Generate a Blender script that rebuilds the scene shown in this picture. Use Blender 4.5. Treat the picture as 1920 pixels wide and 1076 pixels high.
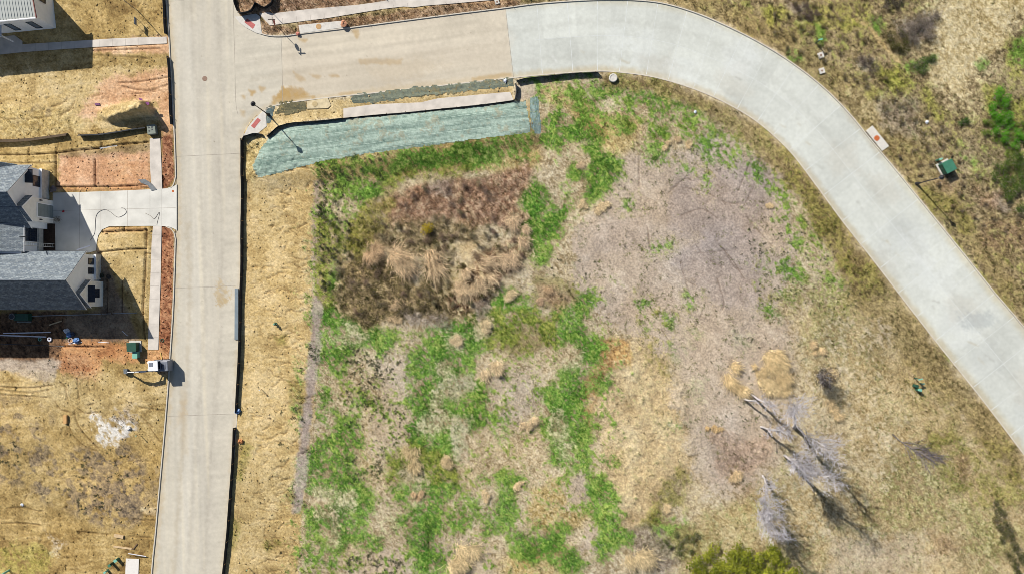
import bpy, math, random
import numpy as np
from mathutils import Vector, Matrix

for o in list(bpy.data.objects):
    bpy.data.objects.remove(o)
scn = bpy.context.scene
COL = scn.collection
R = math.radians

# ------------------------------------------------------------------ camera, sky, sun, exposure
S = 14.0          # photo pixels per metre on the ground
H = 102.0         # height of the drone above the road
cam = bpy.data.cameras.new('camera')
cam.sensor_fit = 'HORIZONTAL'
cam.angle = 2 * math.atan(960 / S / H)
cam.clip_start = 1.0
cam.clip_end = 3000
camo = bpy.data.objects.new('camera', cam)
camo.location = (0, 0, H)
COL.objects.link(camo)
scn.camera = camo

SUN_EL = R(39)
SDX, SDY = 0.67, -0.742         # horizontal direction in which shadows fall
w = bpy.data.worlds.new("World")
scn.world = w
w.use_nodes = True
nt = w.node_tree
sky = nt.nodes.new('ShaderNodeTexSky')
sky.sky_type = 'NISHITA'
sky.sun_disc = False
sky.sun_elevation = SUN_EL
sky.sun_rotation = math.atan2(-SDX, -SDY)
sky.air_density = 1.0
sky.dust_density = 1.0
nt.nodes['Background'].inputs['Strength'].default_value = 0.06
nt.links.new(sky.outputs[0], nt.nodes['Background'].inputs['Color'])
sl = bpy.data.lights.new('sun', 'SUN')
sl.energy = 5.0
sl.angle = R(0.5)
sl.color = (1.0, 0.95, 0.87)
so = bpy.data.objects.new('sun', sl)
so.rotation_euler = Vector((SDX * math.cos(SUN_EL), SDY * math.cos(SUN_EL), -math.sin(SUN_EL))).to_track_quat('-Z', 'Y').to_euler()
so.location = (-40, 40, 60)
COL.objects.link(so)
scn.view_settings.view_transform = 'Standard'
scn.view_settings.look = 'None'
scn.view_settings.exposure = 0.47
scn.view_settings.gamma = 1
scn.cycles.filter_width = 0.8
scn.cycles.max_bounces = 5
scn.cycles.diffuse_bounces = 3
scn.cycles.glossy_bounces = 2

# ------------------------------------------------------------------ helpers
rng = np.random.default_rng(7)
rnd = random.Random(11)
KAL = 1.42        # picture value of a white flat sheet in this light: turns seen colours into base colours

def X(px): return (px - 960) / S
def Y(py): return (538 - py) / S
def G(px, py): return (X(px), Y(py))
def up(px, py, z):
    """ground position of a point seen at (px, py) that stands z above the road"""
    k = (H - z) / H
    return (X(px) * k, Y(py) * k)
def lin(c):
    c = np.asarray(c, float) / 255
    return np.where(c <= 0.04045, c / 12.92, ((c + 0.055) / 1.055) ** 2.4)
def alb(*c): return tuple(np.clip(lin(c) / KAL, 0, 0.85))

def sstep(a, b, x):
    t = np.clip((x - a) / (b - a), 0, 1)
    return t * t * (3 - 2 * t)

_tab = np.random.default_rng(3).random((512, 512)).astype(np.float32)
def vnoise(x, y, s=0):
    x = x + s * 37.3; y = y + s * 91.7
    xi = np.floor(x).astype(np.int64); yi = np.floor(y).astype(np.int64)
    fx = (x - xi).astype(np.float32); fy = (y - yi).astype(np.float32)
    fx = fx * fx * (3 - 2 * fx); fy = fy * fy * (3 - 2 * fy)
    a = xi & 511; b = (xi + 1) & 511; c = yi & 511; d = (yi + 1) & 511
    return ((_tab[c, a] * (1 - fx) + _tab[c, b] * fx) * (1 - fy) + (_tab[d, a] * (1 - fx) + _tab[d, b] * fx) * fy)
def fbm(x, y, s=0, o=4, g=0.5):
    r = 0; a = 1; t = 0
    for i in range(o):
        # each octave is turned a little so the lattice never shows
        ca, sa = math.cos(0.6 * i + 0.3), math.sin(0.6 * i + 0.3)
        r = r + a * vnoise((x * ca - y * sa) * 2 ** i, (x * sa + y * ca) * 2 ** i, s + i * 5)
        t += a; a *= g
    return r / t

def catmull(p, step=6.0, closed=False):
    p = [np.array(q, float) for q in p]
    n = len(p); out = []
    for i in range(n if closed else n - 1):
        if closed: a, b, c, d = p[i - 1], p[i], p[(i + 1) % n], p[(i + 2) % n]
        else: a, b, c, d = p[max(i - 1, 0)], p[i], p[i + 1], p[min(i + 2, n - 1)]
        m = max(1, int(np.linalg.norm(c - b) / step))
        for j in range(m):
            t = j / m
            out.append(0.5 * ((2 * b) + (c - a) * t + (2 * a - 5 * b + 4 * c - d) * t * t + (3 * b - a - 3 * c + d) * t ** 3))
    if not closed: out.append(p[-1])
    return np.array(out)

def link(name, me, parent=None):
    o = bpy.data.objects.new(name, me)
    COL.objects.link(o)
    if parent is not None:
        o.parent = parent
    return o
def tag(o, label=None, cat=None, group=None, kind=None):
    if label: o['label'] = label
    if cat: o['category'] = cat
    if group: o['group'] = group
    if kind: o['kind'] = kind
    return o
def thing(name, label, cat, loc=(0, 0, 0), rz=0.0, group=None):
    o = bpy.data.objects.new(name, None)
    o.empty_display_size = 0.3
    COL.objects.link(o)
    o.location = loc if len(loc) == 3 else (loc[0], loc[1], 0)
    o.rotation_euler = (0, 0, rz)
    return tag(o, label, cat, group)

def mesh_np(name, v, faces, mat, parent=None, col=None, smooth=False):
    """faces: (n, k) int array (k = 3 or 4); col: per-vertex rgb"""
    v = np.asarray(v, np.float32); faces = np.asarray(faces, np.int32)
    k = faces.shape[1]
    me = bpy.data.meshes.new(name)
    me.vertices.add(len(v)); me.vertices.foreach_set('co', v.ravel())
    me.loops.add(faces.size); me.loops.foreach_set('vertex_index', faces.ravel())
    me.polygons.add(len(faces))
    me.polygons.foreach_set('loop_start', np.arange(0, faces.size, k, dtype=np.int32))
    me.polygons.foreach_set('loop_total', np.full(len(faces), k, np.int32))
    if smooth: me.polygons.foreach_set('use_smooth', np.ones(len(faces), bool))
    me.update(calc_edges=True)
    if col is not None:
        at = me.color_attributes.new('tone', 'FLOAT_COLOR', 'POINT')
        c4 = np.ones((len(v), 4), np.float32); c4[:, :3] = col
        at.data.foreach_set('color', c4.ravel())
    me.materials.append(mat)
    return link(name, me, parent)

class MB:
    def __init__(s): s.v = []; s.f = []
    def add(s, v, f):
        n = len(s.v); s.v += [tuple(q) for q in v]; s.f += [tuple(i + n for i in q) for q in f]; return s
    def box(s, c, d, rz=0.0, taper=1.0, M=None):
        hx, hy, hz = d[0] / 2, d[1] / 2, d[2] / 2
        ca, sa = math.cos(rz), math.sin(rz); vs = []
        for z in (-hz, hz):
            k = taper if z > 0 else 1
            for x, y in ((-hx, -hy), (hx, -hy), (hx, hy), (-hx, hy)):
                x2, y2 = x * k, y * k
                p = Vector((x2 * ca - y2 * sa + c[0], x2 * sa + y2 * ca + c[1], z + c[2]))
                vs.append(M @ p if M else p)
        return s.add(vs, [(3, 2, 1, 0), (4, 5, 6, 7), (0, 1, 5, 4), (1, 2, 6, 5), (2, 3, 7, 6), (3, 0, 4, 7)])
    def prism(s, poly, z0, z1):
        n = len(poly)
        a = sum(poly[i][0] * poly[(i + 1) % n][1] - poly[(i + 1) % n][0] * poly[i][1] for i in range(n))
        if a < 0: poly = list(poly)[::-1]
        zt = z1 if hasattr(z1, '__len__') else [z1] * n
        v = [(p[0], p[1], z0) for p in poly] + [(p[0], p[1], zt[i]) for i, p in enumerate(poly)]
        f = [tuple(range(n))[::-1], tuple(range(n, 2 * n))] + [(i, (i + 1) % n, n + (i + 1) % n, n + i) for i in range(n)]
        return s.add(v, f)
    def tube(s, pts, r, n=8, cap=True):
        pts = [Vector(p) for p in pts]; m = len(pts)
        rr = r if hasattr(r, '__len__') else [r] * m
        vs = []; ref = None
        for i, p in enumerate(pts):
            d = (pts[min(i + 1, m - 1)] - pts[max(i - 1, 0)])
            d = d.normalized() if d.length > 1e-9 else Vector((0, 0, 1))
            if ref is None: ref = Vector((0, 0, 1)) if abs(d.z) < 0.9 else Vector((1, 0, 0))
            u = d.cross(ref).normalized(); q = d.cross(u)
            for k in range(n):
                a = 2 * math.pi * k / n
                vs.append(p + (u * math.cos(a) + q * math.sin(a)) * rr[i])
        fs = [(i * n + k, i * n + (k + 1) % n, (i + 1) * n + (k + 1) % n, (i + 1) * n + k) for i in range(m - 1) for k in range(n)]
        if cap: fs += [tuple(range(n))[::-1], tuple(range((m - 1) * n, m * n))]
        return s.add(vs, fs)
    def lathe(s, prof, c=(0, 0, 0), n=16):
        vs = []
        for r, z in prof:
            for k in range(n):
                a = 2 * math.pi * k / n
                vs.append((c[0] + r * math.cos(a), c[1] + r * math.sin(a), c[2] + z))
        m = len(prof)
        fs = [(i * n + k, i * n + (k + 1) % n, (i + 1) * n + (k + 1) % n, (i + 1) * n + k) for i in range(m - 1) for k in range(n)]
        fs += [tuple(range(n))[::-1], tuple(range((m - 1) * n, m * n))]
        return s.add(vs, fs)
    def slab(s, quad, t):
        """thick sheet: quad is the top face (any planar polygon), t its thickness"""
        q = [Vector(p) for p in quad]
        nrm = (q[1] - q[0]).cross(q[2] - q[0]).normalized()
        if nrm.z < 0: q = q[::-1]; nrm = -nrm
        n = len(q); lo = [p - nrm * t for p in q]
        return s.add(lo + q, [tuple(range(n))[::-1], tuple(range(n, 2 * n))] + [(i, (i + 1) % n, n + (i + 1) % n, n + i) for i in range(n)])
    def build(s, name, mat, parent=None, smooth=False, world=False, bevel=0):
        me = bpy.data.meshes.new(name)
        me.from_pydata([tuple(p) for p in s.v], [], s.f)
        if smooth:
            for p in me.polygons: p.use_smooth = True
        me.materials.append(mat)
        o = link(name, me, parent)
        if world and parent is not None:
            me.transform(Matrix.Translation(-wloc(parent)))
        if bevel:
            b = o.modifiers.new('bevel', 'BEVEL'); b.width = bevel; b.segments = 2; b.limit_method = 'ANGLE'
        me.update()
        return o
def wloc(p):
    v = Vector(p.location)
    while p.parent is not None:
        p = p.parent; v = v + Vector(p.location)
    return v

# ------------------------------------------------------------------ materials
def newmat(name):
    m = bpy.data.materials.new(name); m.use_nodes = True
    return m, m.node_tree, m.node_tree.nodes['Principled BSDF']
def mat(name, rgb, rough=0.8, amp=0.18, scale=3.0, bump=0.0, metal=0.0, spec=0.3, detail=5):
    """plain procedural material: a base colour broken up by two noises, with optional bump"""
    m, t, b = newmat(name)
    tc = t.nodes.new('ShaderNodeTexCoord')
    n1 = t.nodes.new('ShaderNodeTexNoise'); n1.inputs['Scale'].default_value = scale; n1.inputs['Detail'].default_value = detail
    t.links.new(tc.outputs['Object'], n1.inputs['Vector'])
    rp = t.nodes.new('ShaderNodeValToRGB')
    rp.color_ramp.elements[0].position = 0.3; rp.color_ramp.elements[1].position = 0.7
    rp.color_ramp.elements[0].color = (*[max(0, c * (1 - amp)) for c in rgb], 1)
    rp.color_ramp.elements[1].color = (*[min(0.9, c * (1 + amp)) for c in rgb], 1)
    t.links.new(n1.outputs['Fac'], rp.inputs['Fac'])
    t.links.new(rp.outputs['Color'], b.inputs['Base Color'])
    b.inputs['Roughness'].default_value = rough; b.inputs['Metallic'].default_value = metal
    b.inputs['Specular IOR Level'].default_value = spec
    if bump:
        bp = t.nodes.new('ShaderNodeBump'); bp.inputs['Strength'].default_value = bump; bp.inputs['Distance'].default_value = 0.03
        n2 = t.nodes.new('ShaderNodeTexNoise'); n2.inputs['Scale'].default_value = scale * 6
        t.links.new(tc.outputs['Object'], n2.inputs['Vector'])
        t.links.new(n2.outputs['Fac'], bp.inputs['Height']); t.links.new(bp.outputs['Normal'], b.inputs['Normal'])
    return m
def tonemat(name, amp=0.25, scale=5.0, bump=0.4, rough=0.95, bscale=9.0, fine=26.0, trans=0.0):
    """base colour from the sheet's own soil and plant tones, with noise down to gravel size"""
    m, t, b = newmat(name)
    at = t.nodes.new('ShaderNodeAttribute'); at.attribute_name = 'tone'
    tc = t.nodes.new('ShaderNodeTexCoord')
    prev = at.outputs['Color']
    for sc, am in ((scale, amp), (fine, amp * 0.8)):
        n = t.nodes.new('ShaderNodeTexNoise'); n.inputs['Scale'].default_value = sc; n.inputs['Detail'].default_value = 3
        t.links.new(tc.outputs['Object'], n.inputs['Vector'])
        mr = t.nodes.new('ShaderNodeMapRange'); mr.inputs[1].default_value = 0.3; mr.inputs[2].default_value = 0.7
        mr.inputs[3].default_value = 1 - am; mr.inputs[4].default_value = 1 + am
        t.links.new(n.outputs['Fac'], mr.inputs[0])
        vm = t.nodes.new('ShaderNodeVectorMath'); vm.operation = 'SCALE'
        t.links.new(prev, vm.inputs[0]); t.links.new(mr.outputs[0], vm.inputs['Scale'])
        prev = vm.outputs[0]
    t.links.new(prev, b.inputs['Base Color'])
    b.inputs['Roughness'].default_value = rough; b.inputs['Specular IOR Level'].default_value = 0.15
    if bump:
        n = t.nodes.new('ShaderNodeTexNoise'); n.inputs['Scale'].default_value = bscale; n.inputs['Detail'].default_value = 4
        t.links.new(tc.outputs['Object'], n.inputs['Vector'])
        bp = t.nodes.new('ShaderNodeBump'); bp.inputs['Strength'].default_value = bump; bp.inputs['Distance'].default_value = 0.08
        t.links.new(n.outputs['Fac'], bp.inputs['Height']); t.links.new(bp.outputs['Normal'], b.inputs['Normal'])
    if trans:
        tr = t.nodes.new('ShaderNodeBsdfTranslucent'); mx = t.nodes.new('ShaderNodeMixShader'); mx.inputs[0].default_value = trans
        t.links.new(prev, tr.inputs['Color'])
        t.links.new(b.outputs[0], mx.inputs[1]); t.links.new(tr.outputs[0], mx.inputs[2])
        t.links.new(mx.outputs[0], t.nodes['Material Output'].inputs['Surface'])
    return m
def brickmat(name, c1, c2, mortar, w, h, axis='XY', rough=0.8, msize=0.02):
    m, t, b = newmat(name)
    tc = t.nodes.new('ShaderNodeTexCoord')
    sp = t.nodes.new('ShaderNodeSeparateXYZ'); cb = t.nodes.new('ShaderNodeCombineXYZ')
    t.links.new(tc.outputs['Object'], sp.inputs[0])
    t.links.new(sp.outputs[axis[0]], cb.inputs[0]); t.links.new(sp.outputs[axis[1]], cb.inputs[1])
    br = t.nodes.new('ShaderNodeTexBrick')
    br.inputs['Scale'].default_value = 1.0
    br.inputs['Brick Width'].default_value = w; br.inputs['Row Height'].default_value = h
    br.inputs['Mortar Size'].default_value = msize
    br.inputs['Color1'].default_value = (*c1, 1); br.inputs['Color2'].default_value = (*c2, 1); br.inputs['Mortar'].default_value = (*mortar, 1)
    t.links.new(cb.outputs[0], br.inputs['Vector'])
    nz = t.nodes.new('ShaderNodeTexNoise'); nz.inputs['Scale'].default_value = 2.2; nz.inputs['Detail'].default_value = 6
    t.links.new(tc.outputs['Object'], nz.inputs['Vector'])
    mr = t.nodes.new('ShaderNodeMapRange'); mr.inputs[1].default_value = .3; mr.inputs[2].default_value = .7; mr.inputs[3].default_value = .8; mr.inputs[4].default_value = 1.2
    t.links.new(nz.outputs['Fac'], mr.inputs[0])
    vm = t.nodes.new('ShaderNodeVectorMath'); vm.operation = 'SCALE'
    t.links.new(br.outputs['Color'], vm.inputs[0]); t.links.new(mr.outputs[0], vm.inputs['Scale'])
    t.links.new(vm.outputs[0], b.inputs['Base Color'])
    bp = t.nodes.new('ShaderNodeBump'); bp.inputs['Strength'].default_value = 0.5; bp.inputs['Distance'].default_value = 0.02; bp.invert = True
    t.links.new(br.outputs['Fac'], bp.inputs['Height']); t.links.new(bp.outputs['Normal'], b.inputs['Normal'])
    b.inputs['Roughness'].default_value = rough
    return m
# ------------------------------------------------------------------ terrain sheet
GS = 2.0                                   # photo pixels per grid step (14 cm)
gx = np.arange(-130, 2051, GS); gy = np.arange(-130, 1207, GS)
PX, PY = np.meshgrid(gx, gy)
PX = PX.astype(np.float32); PY = PY.astype(np.float32)
NY, NX = PX.shape

CR = {'A': (560, 280, 3.164), 'B': (980, 130, 3.164), 'C': (1000, 440, 3.164), 'D': (540, 560, 3.164), 'E': (540, 800, 3.898),
      'F': (960, 740, 3.2022), 'G': (1400, 400, 3.1654), 'I': (1440, 0, 3.5875), 'J': (1560, 200, 4.139), 'K': (1340, 620, 3.843),
      'L': (1340, 820, 3.31), 'M': (420, 780, 3.633), 'N': (400, 500, 2.9875), 'a': (0, 0, 5.647), 'b': (0, 180, 5.647),
      'c': (0, 290, 7.687), 'd': (0, 400, 5.647), 'e': (0, 560, 5.647), 'f': (0, 740, 5.647), 'g': (0, 900, 5.647),
      'h': (310, 0, 5.647), 'i': (420, 130, 5.123), 'j': (700, 100, 5.38), 'k': (400, 0, 3.31), 'o': (0, 0, 1)}
def pp(s):
    """'A:x,y x,y ...' survey sketch coordinates -> ground plan points"""
    k, r = s.split(':'); ox, oy, sc = CR[k]
    return [(ox + float(a.split(',')[0]) / sc, oy + float(a.split(',')[1]) / sc) for a in r.split()]

def window(pts, m):
    xs = [p[0] for p in pts]; ys = [p[1] for p in pts]
    i0 = max(0, int((min(xs) - m - gx[0]) / GS)); i1 = min(NX, int((max(xs) + m - gx[0]) / GS) + 2)
    j0 = max(0, int((min(ys) - m - gy[0]) / GS)); j1 = min(NY, int((max(ys) + m - gy[0]) / GS) + 2)
    return slice(j0, max(j1, j0)), slice(i0, max(i1, i0))
def segdist(x, y, pts, closed):
    d = np.full(x.shape, 1e9, np.float32); n = len(pts)
    for i in range(n if closed else n - 1):
        ax, ay = pts[i]; bx, by = pts[(i + 1) % n]
        vx, vy = bx - ax, by - ay; L = vx * vx + vy * vy + 1e-9
        t = np.clip(((x - ax) * vx + (y - ay) * vy) / L, 0, 1)
        d = np.minimum(d, (x - ax - t * vx) ** 2 + (y - ay - t * vy) ** 2)
    return np.sqrt(d)
def inside(x, y, pts):
    r = np.zeros(x.shape, bool); n = len(pts)
    for i in range(n):
        ax, ay = pts[i]; bx, by = pts[(i + 1) % n]
        if ay == by: continue
        c = ((ay > y) != (by > y)) & (x < (bx - ax) * (y - ay) / (by - ay) + ax)
        r ^= c
    return r
def sdist(x, y, pts):
    """positive inside"""
    d = segdist(x, y, pts, True)
    return np.where(inside(x, y, pts), d, -d)

# warping noises shared by the patches, so their borders look torn
NW1 = fbm(PX / 26, PY / 26, 1, 4, 0.6) - 0.5
NW2 = fbm(PX / 7, PY / 7, 2, 3, 0.6) - 0.5
NF = fbm(PX / 4.5, PY / 4.5, 3, 2, 0.7) - 0.5
NA = fbm((PX * .6 + PY * .8) / 22, (-PX * .8 + PY * .6) / 5, 8, 3, 0.6) - 0.5   # matted, combed one way
NL = fbm(PX / 90, PY / 90, 4, 4, 0.55) - 0.5
NM = fbm(PX / 38, PY / 38, 6, 4, 0.6) - 0.5
NG = (np.random.default_rng(5).random(PX.shape).astype(np.float32) - 0.5)

def patch(pts, f=4, n=14, cov=1.0, grow=0.0):
    """soft-edged, torn mask of a patch; cov < 1 leaves it broken up"""
    sl_ = window(pts, f + n + max(grow, 0))
    x, y = PX[sl_], PY[sl_]
    d = sdist(x, y, pts) + 0.22 * n + grow
    if n > 9:                              # plant edges thin out into separate tufts
        m = sstep(-f - 7, f + 7, d + n * 1.7 * NW1[sl_])
        m = sstep(.14, .86, m + .55 * NA[sl_] + .50 * NW2[sl_] + .35 * NF[sl_] + .45 * NG[sl_] * (m > 0.02) * (m < .98))
        m[d < -f - n * 1.6] = 0
    else:
        m = sstep(-f, f, d + n * (1.6 * NW1[sl_] + 1.3 * NW2[sl_]))
    if cov < 1:
        t = 0.5 - cov
        m = m * sstep(t * 0.55 - 0.12, t * 0.55 + 0.12, .5 * NW2[sl_] + .45 * NA[sl_] + 0.40 * NF[sl_] + 0.45 * NW1[sl_] + .12 * NG[sl_])
    return sl_, m
def stroke(pts, wd, f=1.2, n=0.0):
    sl_ = window(pts, wd + f + n + 2)
    d = segdist(PX[sl_], PY[sl_], pts, False)
    return sl_, sstep(wd / 2 + f, wd / 2 - f, d + n * NW2[sl_] * 2)

# soil and plant tones: dark, middle, light (as seen in sunlight), then roughness of the relief in metres
CLS = {
    'ochre': ((116, 90, 52), (178, 152, 98), (212, 186, 132), .05),
    'straw': ((156, 130, 84), (202, 177, 124), (222, 200, 154), .05),
    'pink':  ((176, 128, 92), (220, 174, 136), (234, 198, 164), .05),
    'clay':  ((142, 90, 56), (194, 142, 96), (220, 176, 128), .10),
    'mulch': ((104, 62, 42), (158, 106, 76), (194, 146, 110), .08),
    'shade_soil':   ((60, 46, 36), (112, 84, 62), (142, 112, 84), .08),
    'loam_and_shade':  ((96, 80, 70), (150, 128, 108), (182, 160, 136), .08),
    'dry':   ((146, 128, 96), (196, 180, 148), (224, 212, 184), .08),
    'yel':   ((152, 130, 74), (200, 178, 118), (224, 206, 152), .10),
    'grey': ((148, 133, 118), (187, 171, 152), (212, 198, 180), .05),
    'mauve': ((134, 121, 112), (164, 150, 141), (192, 178, 167), .04),
    'green': ((44, 90, 26), (90, 144, 48), (146, 182, 84), .10),
    'sprout': ((86, 120, 40), (134, 164, 72), (172, 190, 106), .08),
    'olive': ((78, 82, 26), (128, 124, 50), (164, 154, 78), .10),
    'brown': ((88, 58, 44), (154, 116, 90), (206, 174, 146), .14),
    'scrub': ((62, 56, 34), (132, 116, 76), (194, 170, 126), .18),
    'sand':  ((166, 142, 102), (204, 182, 140), (222, 206, 168), .07),
    'verge': ((90, 76, 42), (147, 130, 86), (184, 164, 116), .08),
    'wild': ((98, 84, 56), (166, 149, 112), (212, 194, 154), .14),
    'pale':  ((160, 140, 92), (206, 188, 142), (228, 214, 176), .12),
    'twig':  ((96, 88, 80), (150, 138, 128), (186, 174, 162), .14),
    'lime':  ((104, 116, 30), (158, 160, 66), (190, 184, 96), .10),
    'rust':  ((130, 86, 36), (188, 142, 74), (206, 172, 104), .10),
    'weedy': ((82, 74, 66), (134, 118, 98), (172, 150, 114), .12),
    'chalk': ((190, 182, 170), (226, 222, 214), (240, 238, 234), .05),
}
CN = list(CLS)
W = {c: np.zeros(PX.shape, np.float32) for c in CN}
W['dry'][:] = 1
def lay(c, s, f=4, n=14, a=1.0, cov=1.0, grow=0.0):
    sl_, m = patch(pp(s) if isinstance(s, str) else s, f, n, cov, grow)
    m = m * a
    for k in CN: W[k][sl_] *= (1 - m)
    W[c][sl_] += m
def lays(c, s, wd, f=3, n=4, a=1.0):
    sl_, m = stroke(catmull(pp(s) if isinstance(s, str) else s), wd, f, n)
    m = m * a
    for k in CN: W[k][sl_] *= (1 - m)
    W[c][sl_] += m

# --- lots west of the street
lay('ochre', 'o:-140,-140 318,-140 330,300 322,700 285,1220 -140,1220', 2, 0)
lay('straw', 'o:-20,140 90,135 190,130 300,130 318,160 300,235 200,238 120,245 -20,255', 8, 14)
lay('yel', 'o:-20,200 110,205 150,235 120,248 -20,256', 6, 12, .5)
lay('pink', 'o:175,80 316,72 316,100 240,98 175,98', 4, 8, .8)
lay('pink', 'o:200,150 322,132 324,262 306,262 296,190 250,186 170,222 150,215', 5, 12, .85)
lay('pink', 'b:650,640 1000,640 1580,600 1580,960 620,960', 4, 8)
lay('clay', 'b:1100,700 1560,640 1580,950 1060,950', 8, 16, .55, .6)
lay('loam_and_shade', 'b:620,600 1560,520 1560,600 1100,640 640,660', 4, 8, .4)
lay('mulch', 'b:1715,430 1815,410 1835,560 1845,870 1790,960 1720,1010', 2, 4)
lay('clay', 'b:640,975 1500,975 1520,1000 700,1010', 3, 8, .7)
lay('mulch', 'd:1715,140 1800,150 1835,240 1830,700 1815,1073 1800,1700 1690,1700', 2, 4)
lay('straw', 'd:1040,150 1560,150 1600,400 1600,900 1500,1160 1300,700 1050,430', 4, 8, .75)
lay('clay', 'd:1060,150 1540,160 1520,180 1090,195', 4, 8, .5)
lay('loam_and_shade', 'o:183,468 212,520 232,575 262,640 118,650 60,660 60,588 188,585', 5, 8, .9)  # darker brown follows the south wing's cast shadow: shade put into the colour
lay('shade_soil', 'o:-60,585 122,585 122,690 60,690 -60,690', 4, 8)  # dark brown painted in for the tall west body's shadow on the soil
lay('clay', 'e:690,460 1100,450 1360,470 1500,560 1760,540 1760,620 1500,640 1340,640 1100,650 1000,820 840,820 700,760 620,720 640,600', 6, 14)
lay('mulch', 'e:620,640 700,600 900,620 1000,780 860,800 700,760', 6, 14, .45)
lay('grey', 'e:0,660 420,650 640,660 560,840 500,890 0,720', 4, 8, .8)
lay('straw', 'o:-60,700 100,715 250,700 312,705 308,760 180,800 -60,790', 8, 16, .5)
lay('lime', 'g:-100,720 300,700 520,740 460,940 100,960 -100,960', 8, 24, .5, .7)
lay('twig', 'f:1250,180 1420,160 1440,300 1340,420 1200,300', 8, 16, .6, .5)
BL = fbm(PX / 15, PY / 15, 41, 4, .6)
for s, th, a_ in (('o:60,870 130,840 240,830 280,880 270,950 250,985 170,985 120,950 60,930', .55, .85), ('o:-60,790 60,770 100,840 80,900 -60,930', .56, .75), ('o:170,900 270,890 270,980 180,985', .47, .9), ('o:-60,730 60,730 110,790 40,830 -60,830', .60, .5), ('o:285,880 300,880 290,960 282,960', .4, .8), ('o:60,190 120,205 100,240 20,240', .60, .6)):
    sl_ = window(pp(s), 20); m = sstep(-14, 14, sdist(PX[sl_], PY[sl_], pp(s)) + 10 * NW1[sl_]) * sstep(th - .05, th + .06, BL[sl_] + .25 * NW2[sl_]) * a_
    for k in CN: W[k][sl_] *= (1 - m)
    W['weedy'][sl_] += m
for s in ('f:990,230 1060,260 1080,330 1200,300 1330,310 1390,340 1320,400 1240,450 1140,490 1060,450 1030,390 1040,320', 'g:520,600 600,640 680,690 620,740 560,740'):
    lay('chalk', s, 5, 16, .8 if s[2] == '9' else .35, .48)
lay('sand', 'g:1500,290 1650,290 1640,370 1560,360 1490,330', 2, 3)

# --- straw-covered strip along the east side of the street
lay('straw', 'o:440,255 480,300 600,285 604,340 602,600 596,680 588,780 576,860 568,960 556,1076 540,1220 395,1220 420,1060 440,800', 3, 8)
lay('ochre', 'o:450,900 545,860 560,960 540,1076 430,1076', 20, 30, .35)
lay('mauve', 'o:588,340 602,340 602,560 598,640 590,720 582,780 576,840 570,900 560,960 548,960 556,880 566,800 574,720 582,650 586,560', 4, 9, .75)
lay('yel', 'o:452,262 480,255 500,262 478,310 476,340 458,330', 3, 6, .6)
for s in ('M:120,170 190,200 160,300 110,420 100,330', 'M:70,680 110,700 90,800 60,900 60,780', 'M:270,850 380,840 390,880 300,900', 'M:440,520 500,510 510,560 450,560', 'N:350,400 400,390 400,430 360,435',
          'N:440,810 500,820 520,650 440,640'):
    lay('olive', s, 4, 10, .6, .8)

# --- the grassy lot: dry base with lighter and greyer parts
lay('yel', 'o:600,285 1000,240 1020,300 980,330 860,320 760,330 600,345', 5, 12, .8)
lay('yel', 'B:110,110 260,90 380,210 480,300 560,480 470,500 380,380 250,250 130,200', 6, 16, .7)
lay('yel', 'B:350,300 560,260 720,300 680,430 560,520 470,440', 8, 16, .7)
lay('grey', 'B:560,540 700,505 800,560 900,480 1020,500 1100,380 1250,400 1350,510 1450,560 1582,600 1600,1200 1500,1400 300,1076 330,950 460,860 540,720', 8, 22)
lay('grey', 'C:250,180 400,0 1200,0 1582,0 1530,200 1450,260 1400,400 1360,560 1300,640 1120,720 900,760 720,720 640,620 500,560 420,480 330,380 240,300', 10, 26)
lay('grey', 'o:1240,640 1480,600 1470,700 1400,740 1440,800 1420,860 1340,900 1290,830 1280,760', 10, 26, .85)
lay('mauve', 'B:900,620 1080,600 1200,560 1420,530 1540,640 1480,760 1450,860 1300,1000 1100,1010 950,980 860,870', 14, 24, .8)
lay('mauve', 'C:870,160 950,60 1100,0 1330,0 1370,250 1340,400 1280,410 1150,420 1100,400 940,300', 14, 26, .75)
lay('mauve', 'B:500,900 740,880 760,1076 420,1076', 14, 24, .4)
lay('pale', 'D:470,640 600,560 760,620 760,800 620,960 600,1076 500,1076 400,1000 430,860', 10, 24, .55)
lay('grey', 'D:520,350 700,330 760,390 700,560 760,660 740,800 640,900 560,1000 480,900 480,680 560,560', 12, 24, .6)
lay('grey', 'D:1180,420 1500,430 1500,640 1350,760 1200,700', 12, 24, .6)
lay('grey', 'E:480,900 760,900 930,960 920,1076 440,1076', 8, 20, .8)
lay('grey', 'E:1070,800 1300,780 1480,900 1500,1076 1300,1076 1060,960', 10, 22, .6)
lay('yel', 'F:120,560 320,480 420,600 480,700 420,800 220,830 100,760', 8, 20, .8)
lay('grey', 'F:330,520 430,450 470,600 440,680 330,680', 6, 16, .8)
lay('grey', 'F:440,800 540,780 550,950 400,940', 6, 16, .8)
lay('yel', 'E:1560,940 1793,960 1793,1100 1540,1100', 8, 20, .7)
lay('yel', 'o:960,1040 1060,1020 1080,1120 940,1120', 8, 20, .6)

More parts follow.
